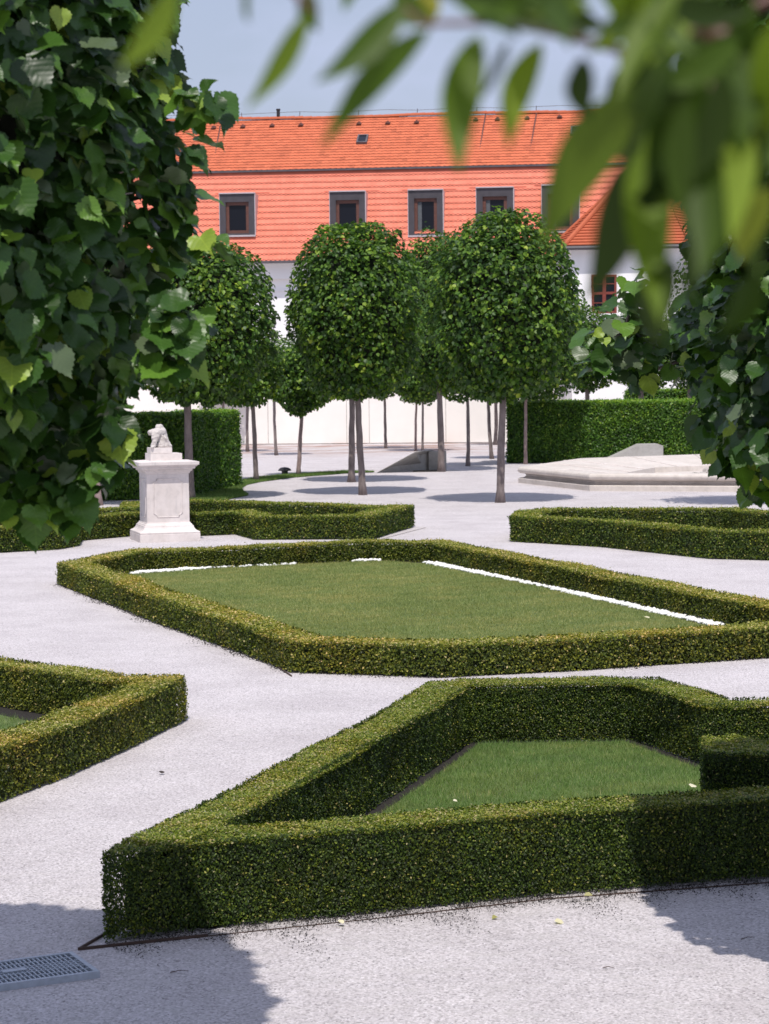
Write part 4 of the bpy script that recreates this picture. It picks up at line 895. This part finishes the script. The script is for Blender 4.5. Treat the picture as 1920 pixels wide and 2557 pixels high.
# bay with hipped roof at the right
BY = -3.2
xa, _ = FP(1404, 620, 0); xb, _ = FP(1426, 620, BY); xc = FP(1700, 620, BY)[0]; xd = xc+1.2
v = [(xa, -.01, 0), (xb, BY, 0), (xc, BY, 0), (xd, -.01, 0)]; ZW = FP(1440, 614, BY-.4)[1]
v += [(p[0], p[1], ZW) for p in v]; pyd('bay_wall', v, [(0, 1, 5, 4), (1, 2, 6, 5), (2, 3, 7, 6), (4, 5, 6, 7)], M_plaster, bl)
o = .42; P0 = (xa-.55, -.62, ZW); P1 = (xb-.25, BY-o, ZW); P2 = (xc+.25, BY-o, ZW); P3 = (xd+.5, -.62, ZW)
ax, az = FP(1555, 455, .2); A1 = (ax, .2, az); A2 = (ax+1.5, .2, az)
def tri_tiles(name, a, b, t1, t2, rows, material, parent):
    a, b, t1, t2 = map(Vector, (a, b, t1, t2)); nv = (b-a).cross(t1-a).normalized(); v, f, T = [], [], []
    if nv.z < 0: nv = -nv
    for r_ in range(rows):
        k0, k1 = r_/rows, (r_+1.05)/rows; L0, R_0 = a.lerp(t1, k0), b.lerp(t2, k0); L1, R1 = a.lerp(t1, min(1, k1)), b.lerp(t2, min(1, k1)); i = len(v)
        v += [tuple(L0+nv*.06), tuple(R_0+nv*.06), tuple(R1+nv*.012), tuple(L1+nv*.012), tuple(L0+nv*.015), tuple(R_0+nv*.015)]; f += [(i, i+1, i+2, i+3), (i+4, i+5, i+1, i)]
    return pyd(name, v, f, material, parent)
tri_tiles('bay_roof', P0, P1, A1, A1, 22, M_tile_hi, bl); tri_tiles('bay_roof', P1, P2, A1, A2, 22, M_tile_hi, bl); tri_tiles('bay_roof', P2, P3, A2, A2, 22, M_tile_hi, bl)
v, f = tube([Vector(P1)+Vector((0, 0, .05)), Vector(A1)+Vector((0, 0, .08))], .10, 8); tube([Vector(P0)+Vector((0, 0, .05)), Vector(A1)+Vector((0, 0, .08))], .07, 8, v=v, f=f); pyd('hip_tiles', v, f, M_tile_hi, bl)
v, f = [], []
for a, b in ((P0, P1), (P1, P2), (P2, P3)): tube([Vector(a)-Vector((0, 0, .08)), Vector(b)-Vector((0, 0, .08))], .085, 8, v=v, f=f)
pyd('bay_gutter', v, f, M_zinc, bl)
v = [(P0[0], -.01, ZW-.02), (P0[0], P0[1], ZW-.02), (P1[0], P1[1], ZW-.02), (P2[0], P2[1], ZW-.02), (P3[0], P3[1], ZW-.02), (P3[0], -.01, ZW-.02)]; pyd('bay_soffit', v, [(0, 1, 2, 3, 4, 5)], M_plaster, bl)
wx0, wz1 = FP(1477, 686, BY); wx1, wz0 = FP(1540, 782, BY)
w_ = empty('casement_window'); w_.parent = bl; w_.location = (wx0, BY-.075, wz0); W, H = wx1-wx0, wz1-wz0
v, f = [], []; b = .09
boxv(0, W, 0, .08, 0, b, v, f); boxv(0, W, 0, .08, H-b, H, v, f); boxv(0, b, 0, .08, b, H-b, v, f); boxv(W-b, W, 0, .08, b, H-b, v, f); boxv(W/2-.07, W/2+.07, -.01, .08, b, H-b, v, f); boxv(b, W/2-.07, -.008, .08, H*.52-.05, H*.52+.05, v, f); boxv(W/2+.07, W-b, -.008, .08, H*.52-.05, H*.52+.05, v, f)
for x_ in ((b, W/2-.07), (W/2+.07, W-b)):
    for z_ in (H*.27, H*.76): boxv(x_[0], x_[1], .01, .07, z_-.018, z_+.018, v, f)
pyd('frame', v, f, M_redwood, w_); box('pane', b*.6, W-b*.6, .045, .055, b*.6, H-b*.6, M_glass, w_)
box('string_course', xb+.05, xc, BY-.06, BY-.002, wz0-.38, wz0-.30, M_plaster, bl); box('window_sill', wx0-.1, wx1+.1, BY-.1, BY-.003, wz0-.09, wz0-.01, M_plaster, bl)
